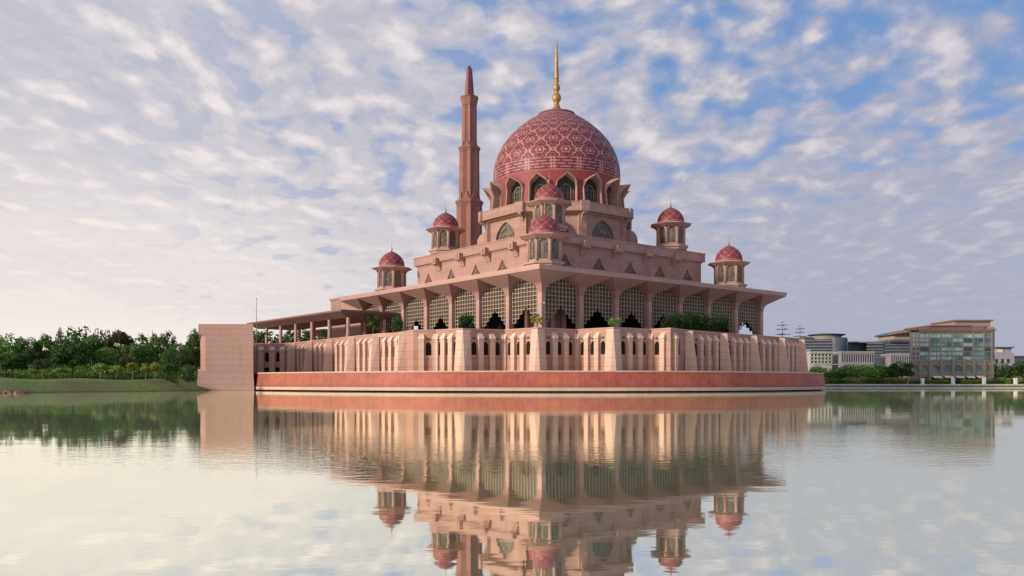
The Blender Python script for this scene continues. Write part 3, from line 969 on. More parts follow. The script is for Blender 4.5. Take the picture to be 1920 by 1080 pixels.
for i in range(8):
    a = pi / 8 + i * pi / 4
    vs = Matrix.Rotation(a, 3, 'Z')
    pts4 = [vs @ Vector(p) for p in ((21.6, -1.15, 0), (22.75, -1.15, 0), (22.75, 1.15, 0), (21.6, 1.15, 0))]
    mb.prism([(p.x, p.y) for p in pts4], 46.55, 49.3)
mb.build('gallery', M_hall, mq)
for i in range(4):               # half-sunk stone domes on the corners of the tier roof
    a = pi / 4 + i * pi / 2
    b = MB(); b.lathe([(3.5, 37), (3.5, 42.0), (3.35, 43.0), (2.7, 44.2), (1.6, 45.0), (0, 45.3)], 28)
    b.build('corner_dome', M_hall, mq, (19.4 * cos(a), 19.4 * sin(a), 0))

# drum: sixteen hooded windows sunk into a red wall
hw = 2.8
def hood_prof(h, zs, zt, n=12):
    L = []
    for i in range(n + 1):
        t = i / n
        q = min(1, t / .24)
        L.append((-h * (1 - t), zs + (zt - zs) * (.42 * sqrt(1 - (1 - q) ** 2) + .58 * t)))
    return L
def outline_(h, zs, zt):
    p = [(-h, 49.1), (-h, 51.2)] + hood_prof(h, zs, zt)
    return p + [(-x, z) for x, z in reversed(p[:-1])]
po = outline_(hw, 53.8, 57.0); pi_ = outline_(hw - .22, 53.7, 56.62)
def drum_r(z): return 19.05 - .135 * (z - 49)
def reach(z):                    # front rim of the hood: flush below, leaning out to a beak at the tip
    t = max(0, (z - 49.1) / 7.9); return drum_r(z) + .28 + 3.1 * max(0, (t - .56) / .44) ** 1.3
def back_r(x): return sqrt(16.9 ** 2 - x * x)
hood = MB(); n = len(po)
vs = [(reach(z), x, z) for x, z in po] + [(reach(z) - .02, x, z) for x, z in pi_] + [(sqrt(max(1, (drum_r(z) - .4) ** 2 - x * x)), x, z) for x, z in po] + [(back_r(x), x, z) for x, z in pi_]
fs = []
for i in range(n - 1):
    fs += [(i, i + 1, n + i + 1, n + i), (2 * n + i, 2 * n + i + 1, i + 1, i), (n + i, n + i + 1, 3 * n + i + 1, 3 * n + i)]
hood.add(vs, fs)
me_hood = hood.mesh('hooded_window', M_trim)
wp = MB(); wl = [(back_r(x) + .03, x, z) for x, z in pi_]
wp.add(wl, [tuple(range(len(wl)))])
me_wp = wp.mesh('window', M_glass)
tr_ = MB(); TR = 17.2
ap = arch_profile(2.7, 49.2, 53.0, 54.5, 7, 'round')
tr_.tube([(TR, x, z) for x, z in ap], .13, 5)
for x in (-.6, .6): tr_.tube([(TR, x, 49.2), (TR, x, 53.6)], .06, 4)
for z in (50.6, 52.0, 53.2): tr_.tube([(TR - .1, -2.1, z), (TR - .1, 2.1, z)], .06, 4)
for x in (-2.05, 2.05): tr_.tube([(TR - .2, x, 49.2), (TR - .2, x, 53.6)], .1, 4)
me_tr = tr_.mesh('tracery', M_mull)
def hood_half(z):
    if z <= 51.2: return hw
    pts_ = [p for p in po if p[0] <= 0]
    for (x0, z0), (x1, z1) in zip(pts_, pts_[1:]):
        if z0 <= z <= z1 and z1 > z0: return -(x0 + (x1 - x0) * (z - z0) / (z1 - z0))
    return 0.0
dpn = MB(); vs = []; fs = []; NZ = 26; NA = 7
for j in range(NZ + 1):
    z = 49.0 + 9.3 * j / NZ; r_ = drum_r(z)
    h_ = math.asin(min(.99, hood_half(z) * .985 / r_)); a0_, a1_ = h_, radians(22.5) - h_
    for i in range(NA + 1):
        a = a0_ + (a1_ - a0_) * i / NA; vs.append((r_ * cos(a), r_ * sin(a), z))
for j in range(NZ):
    for i in range(NA):
        k = j * (NA + 1) + i; fs.append((k, k + 1, k + NA + 2, k + NA + 1))
dpn.add(vs, fs, True); me_dp = dpn.mesh('drum_panel', M_drumred)
for i in range(16):
    a = radians(225 + 11.25 + 22.5 * i)
    h = place('hooded_window', me_hood, mq, (0, 0, 0), a)
    place('window', me_wp, h); place('tracery', me_tr, h)
    place('drum_panel', me_dp, mq, (0, 0, 0), a)
mb = MB(); mb.lathe([(16.5, 49.0), (16.5, 58.0)], 64, True); mb.lathe([(19.3, 49.16), (16.0, 49.16)], 64, False); mb.build('drum_core', M_inner, mq)

# great dome
gp = [(17.75, 0), (18.0, .5), (18.05, 2.0), (17.95, 4.0), (17.5, 6.2), (16.7, 8.4), (15.5, 10.7), (13.9, 12.9), (12.0, 14.9), (9.8, 16.8), (7.4, 18.5), (5.2, 19.8), (5.0, 19.95)]
def dense(prof, k=5):
    out = []
    P_ = [Vector(p) for p in prof]
    for i in range(len(P_) - 1):
        p0, p1, p2, p3 = P_[max(0, i - 1)], P_[i], P_[i + 1], P_[min(len(P_) - 1, i + 2)]
        for s in range(k):
            t = s / k
            q = .5 * ((2 * p1) + (p2 - p0) * t + (2 * p0 - 5 * p1 + 4 * p2 - p3) * t * t + (3 * p1 - p0 - 3 * p2 + p3) * t ** 3)
            out.append((q.x, q.y))
    return out + [tuple(P_[-1])]
mb = MB(); mb.lathe([(16.5, -.2)] + dense(gp), 128); gd = mb.build('great_dome', M_dome, mq, (0, 0, 58.1))
mb = MB(); mb.lathe([(5.05, 19.9), (5.45, 19.95), (5.3, 20.25), (3.2, 20.95), (1.5, 21.6), (1.0, 22.3)], 48); mb.build('dome_cap', M_minaret, gd)
fin = [(1.0, 21.8), (1.25, 22.2), (.95, 22.9), (.8, 23.6), (1.1, 24.0), (1.45, 24.6), (1.5, 25.2), (1.2, 25.9), (.75, 26.4), (.7, 26.8), (1.0, 27.3), (1.15, 27.9), (.95, 28.6), (.6, 29.0), (.6, 29.4), (.8, 29.9), (.6, 30.4), (.72, 30.7), (.62, 33.5), (.42, 37.5), (.2, 40.8), (.03, 42.2), (0, 42.3)]
fin = [(r_ * .86, z_) for r_, z_ in fin]
mb = MB(); mb.lathe(dense(fin, 3), 24); mb.build('finial', M_gold, gd)

# rear entrance wing and its louvre
mb = MB(); mb.box(-36, 36, 45.3, 69, 12.4, 28.2); mb.box(-36.3, 36.3, 45.3, 69.3, 28.202, 28.9); mb.build('entrance_wing', M_hall, mq)
mb = MB()
for i in range(6): mb.box(-36.14, -36.02, 62.5, 67.6, 23.0 + i * .8, 23.45 + i * .8)
mb.build('louvre', M_mull, mq)

# ------------------------------------------------------------------ minaret
mD = 318.0; mX = -80 / 1567 * mD; kk = 1567 / mD
mz = lambda y: 2 + (716.8 - y) / kk
mn = thing('minaret', 'tall slender pink minaret with stepped shaft and dark maroon spire behind the mosque', 'minaret', (mX, mD, 0), radians(8))
def star(r, k=.80):
    return [(r * (1 if i % 2 == 0 else k) * cos(pi * i / 8), r * (1 if i % 2 == 0 else k) * sin(pi * i / 8)) for i in range(16)]
def shaft(r0, r1, y0, y1, name='shaft'):
    b = MB(); b.prism(star(r0), mz(y0), mz(y1), star(r1))
    for i in range(8):           # leaf-shaped crests round the foot of each stage
        a = pi / 4 * i
    b.build(name, M_minaret, mn)
def collar(r, y, h, name='collar'):
    b = MB(); z = mz(y)
    b.prism(star(r * .90, .9), z - h * 1.2, z - h * .4, star(r, .9)); b.prism(star(r * 1.03, .9), z - h * .398, z + h * .2)
    b.build(name, M_minaret, mn)
b = MB(); b.prism(star(5.0), 8, mz(376), star(4.9)); b.build('shaft', M_minaret, mn)
shaft(3.95, 3.8, 376, 276)
shaft(2.9, 2.8, 276, 190)
collar(5.2, 379, 1.6); collar(4.1, 278, 1.3)
b = MB(); b.prism(star(2.8, .9), mz(199), mz(186), star(3.35, .9)); b.prism(star(3.4, .9), mz(186) + .002, mz(184)); b.build('balcony', M_minaret, mn)
for i in range(8):               # leaf-shaped crests round the foot of each stage
    a = pi / 4 * i + pi / 8
    for R_, y_, hh in ((4.05, 376, 3.6), (3.0, 276, 2.4), (3.25, 184, 1.0)):
        u = Vector((cos(a), sin(a), 0)); w_ = Vector((-sin(a), cos(a), 0)); z = mz(y_); k_ = R_ * .3
        b = MB()
        b.add([u * R_ * 1.02 - w_ * k_ + Vector((0, 0, z)), u * R_ * 1.02 + w_ * k_ + Vector((0, 0, z)), u * R_ * .9 + w_ * k_ + Vector((0, 0, z)), u * R_ * .9 - w_ * k_ + Vector((0, 0, z)), u * R_ * .93 + Vector((0, 0, z + hh))],
              [(0, 1, 4), (1, 2, 4), (2, 3, 4), (3, 0, 4)])
        b.build('crest', M_minaret, mn)
b = MB(); b.prism(regular(8, 1.95, pi / 8), mz(184), mz(131), regular(8, 1.15, pi / 8)); b.prism(regular(8, 1.15, pi / 8), mz(131) + .002, mz(123), regular(8, .25, pi / 8))
b.build('spire', M_spire, mn)

# ------------------------------------------------------------------ courtyard canopies
def canopy(label, u0, u1, v0, v1, zt, cols, dep=1.9):
    t = thing('courtyard_canopy', label, 'canopy', (*MC, 0), A0, 'colonnaded canopies of the courtyard')
    b = MB(); q = [(u0, v0), (u1, v0), (u1, v1), (u0, v1)]; i_ = [(u0 + 2.6, v0 + 2.6), (u1 - 2.6, v0 + 2.6), (u1 - 2.6, v1 - 2.6), (u0 + 2.6, v1 - 2.6)]
    b.prism(q, zt - .45, zt); b.prism(i_, zt - dep, zt - .452, q)
    b.build('roof', M_canopy, t)
    for (u, v) in cols:
        c = MB(); c.prism(oct_(.44), 12.4, zt - dep); c.prism(oct_(.62), 12.4, 13.3)
        c.build('column', M_trim, t, (u, v, 0))
    return t
canopy('long flat brown canopy on slender columns at the left of the mosque, nearest the lake', -58.4, -40.8, 18, 83, 20.9,
       [(-55.5, 19.8 + 10.8 * i) for i in range(6)] + [(-44.4, 20.2 + 10.8 * i) for i in range(6)])
canopy('far canopy across the courtyard, seen between the columns of the lakeside canopy', -36, 30, 76, 90, 19.6,
       [(-33 + 11 * i, 78.5) for i in range(6)])

# flagpole above the block, white lamp boxes on the wall
fp = thing('flagpole', 'thin grey pole standing up behind the plain stone block', 'pole', (-75.5, 247, 12.4))
b = MB(); b.tube([(0, 0, 0), (0, 0, 8.5), (0, 0, 14.2)], [.14, .10, .06], 8); b.lathe([(0, 14.1), (.16, 14.2), (.16, 14.4), (0, 14.5)], 10); b.build('pole', M_steel, fp)
b = MB(); b.box(-.5, .5, -.5, .5, 0, .4); b.build('base', M_lip, fp)
for px_, D_, lab in ((780, 186.5, 'small white floodlight box on the pink wall below the left arcade'),):
    X_ = (px_ - 960) / 1567 * D_
    t = thing('floodlight', lab, 'floodlight', (X_, D_, 12.4))
    b = MB(); b.box(-.45, .45, -.35, .35, .55, 2.0); b.box(-.5, .5, -.4, .4, 2.0, 2.12); b.build('housing', M_white, t)
    b = MB(); b.box(-.12, .12, -.12, .12, 0, .55); b.box(-.3, .3, -.3, .3, 0, .08); b.build('post', M_steel, t)

# ------------------------------------------------------------------ vegetation
def leaf_mesh(name, blobs, n, size, material, seed, flat=.5, shell=.55):
    """blobs: (x, y, z, rx, ry, rz); many small leaf sprays scattered through the outer volume of each blob"""
    rnd = random.Random(seed); b = MB(); vs = []; fs = []
    tot = sum((q[3] * q[4] + q[3] * q[5] + q[4] * q[5]) for q in blobs)
    for (cx, cy, cz, rx, ry, rz_) in blobs:
        m_ = int(n * (rx * ry + rx * rz_ + ry * rz_) / tot)
        lumps = [(Vector((rnd.gauss(0, 1), rnd.gauss(0, 1), rnd.gauss(0, 1))).normalized(), rnd.uniform(-.28, .16)) for _ in range(16)]
        for _ in range(m_):
            d = Vector((rnd.gauss(0, 1), rnd.gauss(0, 1), rnd.gauss(0, 1))).normalized()
            bump = 1.0
            for ld, la in lumps:
                c = d.dot(ld)
                if c > .6: bump += la * ((c - .6) / .4) ** .7
            r = bump * (shell + (1 - shell) * rnd.random() ** .5)
            p = Vector((cx + d.x * rx * r, cy + d.y * ry * r, cz + d.z * rz_ * r))
            nn = (d * .8 + Vector((rnd.gauss(0, .6), rnd.gauss(0, .6), rnd.gauss(0, .6) + flat))).normalized()
            u = nn.orthogonal().normalized(); u = Matrix.Rotation(rnd.random() * 6.28, 3, nn) @ u; w = nn.cross(u)
            s = size * rnd.uniform(.6, 1.35); k = len(vs)
            vs += [p - u * s, p + w * s * .45 + nn * s * .15, p + u * s, p - w * s * .45 + nn * s * .1]
            fs.append((k, k + 1, k + 2, k + 3))
    b.add(vs, fs)
    return b.mesh(name, material)


def trunk_mesh(h, r, limbs, seed, material=M_bark):
    rnd = random.Random(seed); b = MB()
    b.tube([(0, 0, -.5), (rnd.uniform(-.1, .1), 0, h * .4), (rnd.uniform(-.2, .2), rnd.uniform(-.2, .2), h)], [r, r * .75, r * .3], 8)
    for i in range(limbs):
        a = rnd.random() * 6.28; z = h * rnd.uniform(.35, .7); L = h * rnd.uniform(.25, .45)
        b.tube([(0, 0, z), (cos(a) * L * .5, sin(a) * L * .5, z + L * .45), (cos(a) * L, sin(a) * L, z + L * .8)], [r * .4, r * .25, r * .08], 5)
    return b.mesh('trunk', material)


# every kind is modelled 10 m tall and about 8 m wide, then scaled
def kind_round(seed, m_, n=2600):
    r = random.Random(seed); bl = [(0, 0, 6.2, 3.4, 3.4, 3.2)]
    for i in range(7):
        a = i * .9 + r.random(); bl.append((cos(a) * 2.3, sin(a) * 2.3, r.uniform(4.2, 7.9), 1.7, 1.7, 1.4))
    return leaf_mesh('crown', bl, n, .36, m_, seed), trunk_mesh(6.5, .32, 5, seed)
def kind_cone(seed, m_, n=2400):
    r = random.Random(seed); bl = []
    for i in range(8):
        t = i / 7; bl.append((r.uniform(-.3, .3), r.uniform(-.3, .3), 2.2 + 6.6 * t, 3.3 * (1 - t ** 1.7) ** .8 + 1.05, 3.3 * (1 - t ** 1.7) ** .8 + 1.05, 1.6))
    return leaf_mesh('crown', bl, n, .34, m_, seed), trunk_mesh(8.5, .26, 3, seed)
def kind_flat(seed, m_, n=2400):
    r = random.Random(seed); bl = []
    for i in range(10):
        a = i * 2.4; d = 3.3 * sqrt(i / 10); bl.append((cos(a) * d, sin(a) * d, 8.3 - d * .42 + r.uniform(-.5, .5), 1.6, 1.6, .95))
    for i in range(4):
        a = r.random() * 6.28; bl.append((cos(a) * 2, sin(a) * 2, 5.2, 1.3, 1.3, .8))
    return leaf_mesh('crown', bl, n, .34, m_, seed, .9), trunk_mesh(8, .28, 7, seed)
def kind_airy(seed, m_, n=1500):
    r = random.Random(seed); bl = []
    for i in range(13):
        a = i * 2.4; d = 3.4 * sqrt((i + .5) / 13); z = r.uniform(4.4, 8.9 - d * .5)
        bl.append((cos(a) * d, sin(a) * d, z, r.uniform(1.1, 1.7), r.uniform(1.1, 1.7), r.uniform(.7, 1.15)))
    return leaf_mesh('crown', bl, n, .3, m_, seed, .5, .15), trunk_mesh(8.6, .25, 9, seed)
def kind_young(seed, m_, n=900):
    r = random.Random(seed); bl = [(0, 0, 7.2, 3.0, 3.0, 2.2)]
    for i in range(5):
        a = i * 1.25 + r.random(); bl.append((cos(a) * 2.2, sin(a) * 2.2, r.uniform(5.6, 8.2), 1.6, 1.6, 1.2))
    return leaf_mesh('crown', bl, n, .5, m_, seed), trunk_mesh(7.2, .22, 4, seed, M_palebark)
def kind_bush(seed, m_, n=1100):
    r = random.Random(seed); bl = [(0, 0, 4.6, 4.0, 4.0, 4.6)]
    for i in range(7):
        a = i * .9 + r.random(); bl.append((cos(a) * 2.6, sin(a) * 2.6, r.uniform(3, 7.5), 2.0, 2.0, 2.2))
    return leaf_mesh('crown', bl, n, .55, m_, seed), trunk_mesh(5, .4, 4, seed)
def kind_tier(seed, m_, n=900):
    r = random.Random(seed); bl = []
    for z, w in ((4.2, 3.9), (6.4, 2.9), (8.2, 2.4), (9.6, 1.4)):
        for i in range(7):
            a = i * .9 + r.random(); bl.append((cos(a) * w * .62, sin(a) * w * .62, z + r.uniform(-.12, .12), w * .42, w * .42, .13))
    b_, t_ = leaf_mesh('crown', bl, 520, .24, m_, seed, 1.6), MB()
    t_.tube([(0, 0, -.5), (0, 0, 5), (0, 0, 9.7)], [.16, .12, .04], 6)
    for z, w in ((4.2, 3.9), (6.4, 2.9), (8.2, 2.4)):
        for i in range(7):
            a = i * .9; t_.tube([(0, 0, z - .4), (cos(a) * w * .9, sin(a) * w * .9, z)], [.05, .02], 4)
    return b_, t_.mesh('trunk', M_bark)
def kind_palmy(seed, m_, n=1000):
    """multi-stemmed tree with drooping tufts"""
    r = random.Random(seed); bl = []; t_ = MB()
    for i in range(6):
        a = i * 1.05 + r.random() * .5; d = r.uniform(1.2, 3.0); z = r.uniform(6.0, 9.0)
        bl.append((cos(a) * d, sin(a) * d, z, 1.7, 1.7, 1.1))
        t_.tube([(cos(a) * .4, sin(a) * .4, -.5), (cos(a) * d * .5, sin(a) * d * .5, z * .5), (cos(a) * d, sin(a) * d, z)], [.2, .16, .08], 5)
    return leaf_mesh('crown', bl, n, .6, m_, seed, -.3), t_.mesh('trunk', M_palebark)


KINDS = {}
def kind(fn, m_, seed):
    k = (fn.__name__, m_.name, seed)
    if k not in KINDS: KINDS[k] = fn(seed, m_)
    return KINDS[k]


TREES = []
def tree(x_px, top, bot, w_px, D, fn, m_, label, group=None, seed=None, z0=None, cat='tree', name='tree'):
    """a tree whose crown spans the given pixel width and height when seen from the lake at distance D"""
    X_ = (x_px - 960) / 1567 * D
    z = land_h(X_, D) if z0 is None else z0
    H = 2 + (716.8 - top) / 1567 * D - z
    w = w_px / 1567 * D
    cr, tk = kind(fn, m_, seed if seed is not None else (len(TREES) % 2 + 1))
    o = thing(name, label, cat, (X_, D, z), (len(TREES) * 1.7) % 6.28, group)
    sx = w / 8.2; sz = H / 10.0
    for n_, me_ in (('crown', cr), ('trunk', tk)):
        p = place(n_, me_, o); p.scale = (sx, sx, sz)
    TREES.append(o)
    return o


GB = 'trees on the far rise of the left bank'
GF = 'young trees along the left bank'
GM = 'broad trees on the left bank'
tree(20, 618, 705, 52, 232, kind_bush, F_mid, 'green rounded pointed tree at the left edge of the picture, on the left bank', GB)
tree(-4, 622, 705, 40, 236, kind_cone, F_dark, 'dark pointed tree cut by the left edge of the picture', GB)
tree(57, 628, 705, 44, 228, kind_round, F_dark, 'dark round tree just right of the leftmost pointed tree', GB)
tree(85, 623, 705, 42, 230, kind_flat, F_mid, 'flat-topped green tree left of the dark narrow cone tree', GB)
tree(113, 614, 705, 38, 240, kind_cone, F_dark, 'narrow dark cone-shaped tree on the left bank skyline', GB)
tree(148, 605, 705, 50, 238, kind_bush, F_dark, 'tallest dark mound-shaped tree on the left bank skyline', GB)
tree(172, 618, 705, 44, 232, kind_flat, F_mid, 'broad green tree between the tall dark mound and the small round crown', GB)
tree(190, 610, 705, 34, 240, kind_bush, F_dark, 'small dark round crown showing above the left bank trees', GB)
tree(226, 610, 705, 50, 232, kind_flat, F_brown, 'brownish flat-topped tree in the middle of the left bank skyline', GB)
tree(250, 640, 705, 48, 226, kind_round, F_mid, 'green round tree below the brownish flat-topped tree', GM)
tree(286, 604, 705, 52, 230, kind_airy, F_mid, 'tall airy tree with sky showing through its crown, left of the stone block', GB, 1)
tree(313, 610, 705, 38, 233, kind_airy, F_dark, 'second airy tree right beside the tallest airy one', GB, 2)
tree(366, 610, 705, 42, 238, kind_round, F_dark, 'dark tree half hidden behind the left edge of the stone block', GB)
tree(338, 634, 705, 48, 226, kind_airy, F_dark, 'dark loose tree between the airy trees and the stone block', GB)
for i, (x_, t_) in enumerate(((10, 648), (62, 650), (104, 644), (160, 636), (205, 634), (262, 628), (300, 640), (340, 655), (372, 640), (-25, 640))):
    tree(x_, t_, 705, 74, 246 + (i % 3) * 5, kind_bush, F_dark if i % 2 else F_mid, 'background tree in the dense green mass behind the left bank', 'dense trees behind the left bank')
tree(22, 658, 706, 60, 198, kind_round, F_dark, 'big dark round tree near the water at the left edge', GM)
tree(136, 634, 706, 84, 206, kind_round, F_dark, 'largest dark spreading tree on the left bank', GM)
tree(200, 647, 706, 48, 212, kind_round, F_mid, 'mid-green round tree right of the largest dark tree', GM)
tree(237, 662, 706, 40, 208, kind_airy, F_brown, 'thin brownish tree in the middle of the left bank', GM)
tree(317, 650, 706, 46, 204, kind_cone, F_dark, 'dark dense pointed tree left of the clipped round tree', GM)
tree(354, 679, 706, 27, 192, kind_round, F_dark, 'small clipped round tree beside the stone block', GM)
for x_, t_, w_, m_, lab in ((188, 679, 34, F_light, 'light green young tree below the mid-green round tree'), (218, 683, 28, F_light, 'pale green young tree left of the yellow one'),
                            (249, 677, 30, F_yellow, 'yellow-leaved young tree on the left bank'), (273, 683, 26, F_light, 'light green young tree right of the yellow one'),
                            (291, 676, 26, F_yellow, 'yellow-orange young tree in front of the dark pointed tree'), (80, 671, 36, F_grey, 'greyish feathery tree on the left bank'),
                            (114, 688, 34, F_light, 'low light green tree left of the largest dark tree'), (62, 690, 26, F_light, 'low light green tree beside the big dark round tree')):
    tree(x_, t_, 706, w_, 190, kind_young, m_, lab, GF)
# low clipped hedge on top of the bank
hg = MB()
bl = [((x_ - 960) / 1567 * 196, 196 + sin(x_ * .05) * 1.5, land_h((x_ - 960) / 1567 * 196, 196) + .35, 1.1, .8, .75) for x_ in range(-40, 335, 7)]
me_ = leaf_mesh('hedge', bl, 5200, .22, F_dark, 5)
tag(place('hedge', me_), 'long low dark hedge along the top of the left bank', 'hedge')
bl = [((x_ - 960) / 1567 * 228, 228, land_h((x_ - 960) / 1567 * 228, 228) + 1.6, 2.6, 1.6, 2.4) for x_ in range(-40, 380, 16)]
me_ = leaf_mesh('undergrowth', bl, 8200, .34, F_mid, 6)
tag(place('undergrowth', me_), None, None, kind='stuff')
bl = [((x_ - 960) / 1567 * 212, 212, land_h((x_ - 960) / 1567 * 212, 212) + .9, 1.9, 1.3, 1.5) for x_ in range(-40, 380, 13)]
me_ = leaf_mesh('shrub_layer', bl, 6200, .28, F_light, 16)
tag(place('shrub_layer', me_), None, None, kind='stuff')

for i, (x_, D_) in enumerate(((478, 300), (505, 306), (535, 298), (566, 304), (596, 300), (625, 306))):
    tree(x_, 612 + (i % 3) * 3, 640, 46, D_, kind_bush, F_dark, 'dark tree beyond the courtyard, glimpsed under the long canopy', 'dark trees beyond the courtyard', z0=6)
# rocks at the left shore
rnd = random.Random(3)
for i in range(9):
    b = MB(); x_ = 3 + i * 6 + rnd.uniform(-2, 2); D_ = 150.5 + rnd.uniform(-1, 2.5); X_ = (x_ - 960) / 1567 * D_
    rr = rnd.uniform(.35, .75); vs = []; ph = rnd.random() * 6
    prof_ = [(rr * .9, -.3), (rr * 1.05, .1), (rr * .8, rr * .5), (rr * .35, rr * .8), (0, rr * .86)]
    for r_, z_ in prof_:
        for k in range(9):
            a = 2 * pi * k / 9; q = r_ * (1 + .28 * sin(a * 2 + ph) + .15 * sin(a * 3 + i)); vs.append((q * 1.4 * cos(a), q * sin(a), z_ * (1 + .15 * sin(a + i))))
    fs = [(j * 9 + k, j * 9 + (k + 1) % 9, (j + 1) * 9 + (k + 1) % 9, (j + 1) * 9 + k) for j in range(4) for k in range(9)]
    b.add(vs, fs)
    o = b.build('rock', M_rock, None, (X_, D_, 0.02)); tag(o, 'brown rock in the pile at the water edge, bottom left of the bank', 'rock', 'rocks on the left shore')

# terrace trees
GT = 'trees on the mosque terrace'
ZD = 12.42
tree(875, 586, 617, 34, 181, kind_round, F_deep, 'dark green bushy tree in the arcade opening left of the front corner', GT, z0=ZD)
tree(1008, 584, 614, 32, 176.5, kind_airy, F_yellow, 'yellow-green small tree in front of the front corner column', GT, z0=ZD)
tree(1152, 588, 613, 26, 175, kind_airy, F_light, 'light green small tree in front of the second column right of the corner', GT, z0=ZD)
for i, (x_, t_, w_) in enumerate(((1256, 586, 34), (1281, 580, 36), (1307, 582, 38), (1333, 583, 36), (1352, 588, 28))):
    tree(x_, t_, 615, w_, 186 + i * 3, kind_bush, F_deep, 'dark feathery tree in the row in front of the right arcade', 'row of dark trees before the right arcade', z0=ZD)
tree(699, 578, 612, 30, 222, kind_airy, F_mid, 'thin green tree standing under the right end of the courtyard canopy', GT, z0=ZD)
tree(745, 590, 616, 24, 206, kind_round, F_dark, 'dense dark green tree at the tip of the courtyard canopy', GT, z0=ZD)
for i, x_ in enumerate((490, 543, 578, 610)):
    tree(x_, 613, 640, 20, 258 - i * 9, kind_airy, F_dark, 'small dark tree seen under the long courtyard canopy', 'small trees under the courtyard canopy', z0=ZD)
tree(1467, 602, 630, 34, 226, kind_tier, F_grey2, 'bare-looking tiered tree behind the right end of the wall, left of its twin', 'tiered trees behind the right end of the wall', z0=ZD)
tree(1500, 610, 632, 32, 232, kind_tier, F_grey2, 'bare-looking tiered tree at the very right end of the wall', 'tiered trees behind the right end of the wall', z0=ZD)

# ------------------------------------------------------------------ far right shore
M_promlow = plain('quay_stone_dark', (0.13, 0.13, 0.11), .9, .2, var=.2, scale=.3)
M_prom = plain('promenade_stone', (0.42, 0.40, 0.36), .8, .2, var=.12, scale=.3)
M_hotel = stone('hotel_stone', (0.34, 0.285, 0.235), 3.1, .08, 0, var=.12, dark=.7)
M_hglass = plain('green_blue_glass', (0.14, 0.25, 0.235), .12, .6, var=.5, scale=.16)
M_hblue = plain('blue_glass', (0.07, 0.13, 0.23), .12, .6, var=.35, scale=.2)
M_hlight = plain('pale_green_glass', (0.36, 0.47, 0.41), .2, .5, var=.3, scale=.4)
M_hotelroof = plain('terracotta_roof', (0.25, 0.155, 0.13), .8, .2, var=.12)
M_off = plain('slate_cladding', (0.075, 0.095, 0.135), .35, .4, var=.25, scale=.15)
M_offband = plain('pale_band', (0.26, 0.24, 0.24), .7, .2, var=.1)
M_offwhite = plain('offwhite_panel', (0.42, 0.405, 0.37), .8, .2, var=.07)
M_lilac = plain('lilac_panel', (0.34, 0.32, 0.36), .8, .2, var=.07)
M_darkroof = plain('dark_roof', (0.10, 0.10, 0.115), .6, .3)
M_awn = plain('awning_cloth', (0.78, 0.72, 0.58), .9, .1, var=.04)

pw = thing('promenade_wall', 'low pale stone quay wall along the far right shore', 'quay wall')
mb = MB(); a = (62, 316.2)
pts = [(62, 316.2), (112, 310.2), (135, 306.2), (190, 303.2), (420, 297)]
for (ax, ay), (bx, by) in zip(pts, pts[1:]):
    mb.hull([(ax, ay, -1), (bx, by, -1), (bx, by + 1.2, -1), (ax, ay + 1.2, -1)], [(ax, ay, .8), (bx, by, .8), (bx, by + 1.2, .8), (ax, ay + 1.2, .8)])
mb.build('wall', M_promlow, pw)
mb = MB()
for (ax, ay), (bx, by) in zip(pts, pts[1:]):
    mb.hull([(ax, ay - .2, .802), (bx, by - .2, .802), (bx, by + 1.2, .802), (ax, ay + 1.2, .802)], [(ax, ay - .2, 1.35), (bx, by - .2, 1.35), (bx, by + 1.2, 1.35), (ax, ay + 1.2, 1.35)])
mb.build('coping', M_prom, pw)
mb = MB()
for (ax, ay), (bx, by) in zip(pts, pts[1:]):
    mb.hull([(ax, ay - .5, -.5), (bx, by - .5, -.5), (bx, by - .02, -.5), (ax, ay - .02, -.5)], [(ax, ay - .5, .28), (bx, by - .5, .28), (bx, by - .02, .28), (ax, ay - .02, .28)])
mb.build('step', M_offwhite, pw)
for i, x_ in enumerate((1730, 1787, 1845, 1904)):
    D_ = 308.5; X_ = (x_ - 960) / 1567 * D_
    b = MB(); b.box(-.45, .45, -.45, .45, 1.2, 3.3); b.box(-.6, .6, -.6, .6, 3.3, 3.55); b.box(-.55, .55, -.55, .55, 1.1, 1.5)
    o = b.build('bollard', M_white, None, (X_, D_, 0)); tag(o, 'square white post on the far right promenade', 'post', 'white posts along the far promenade')

# the hotel with arches
HD = 330.0; hk = 1567 / HD
hx = lambda p: (p - 960) / 1567 * HD
hz = lambda y: 2 + (716.8 - y) / hk
ht = thing('hotel', 'tall hotel with a green glass front, pointed arches below and stepped terracotta roofs', 'hotel', (0, 0, 0))
X0, X1 = hx(1707), hx(1862)
mb = MB()
bays = [1709, 1724, 1743, 1764.5, 1786, 1806, 1825, 1845, 1860]
hol = []
for p, q in zip(bays, bays[1:]):
    c = (hx(p) + hx(q)) / 2 - X0; w = (hx(q) - hx(p)) - 1.4
    hol.append((c, arch_profile(w, hz(696), hz(690), hz(684), 5)))
ps = wall_holes(mb, (X0, HD), (X1, HD), hz(701), hz(677), hol, .5)
for q in ps: pane(q, ht, 'arched_window', M_hglass)
hol = []
for p, q in list(zip(bays, bays[1:]))[1:7]:
    c = (hx(p) + hx(q)) / 2 - X0; w = (hx(q) - hx(p)) - 1.4
    hol.append((c, [(-w / 2, hz(715)), (-w / 2, hz(707)), (w / 2, hz(707)), (w / 2, hz(715))]))
ps = wall_holes(mb, (X0, HD), (X1, HD), 0.5, hz(701), hol, .6)
for q in ps: pane(q, ht, 'shopfront', M_glass)
mb.prism([(X0, HD + .62), (X1, HD + .62), (X1 + 2, HD + 26), (X0 + 14.5, HD + 26)], 0, hz(622))
mb.box(X0 - .01, hx(1724) - .3, HD + .01, HD + .62, hz(677), hz(618))
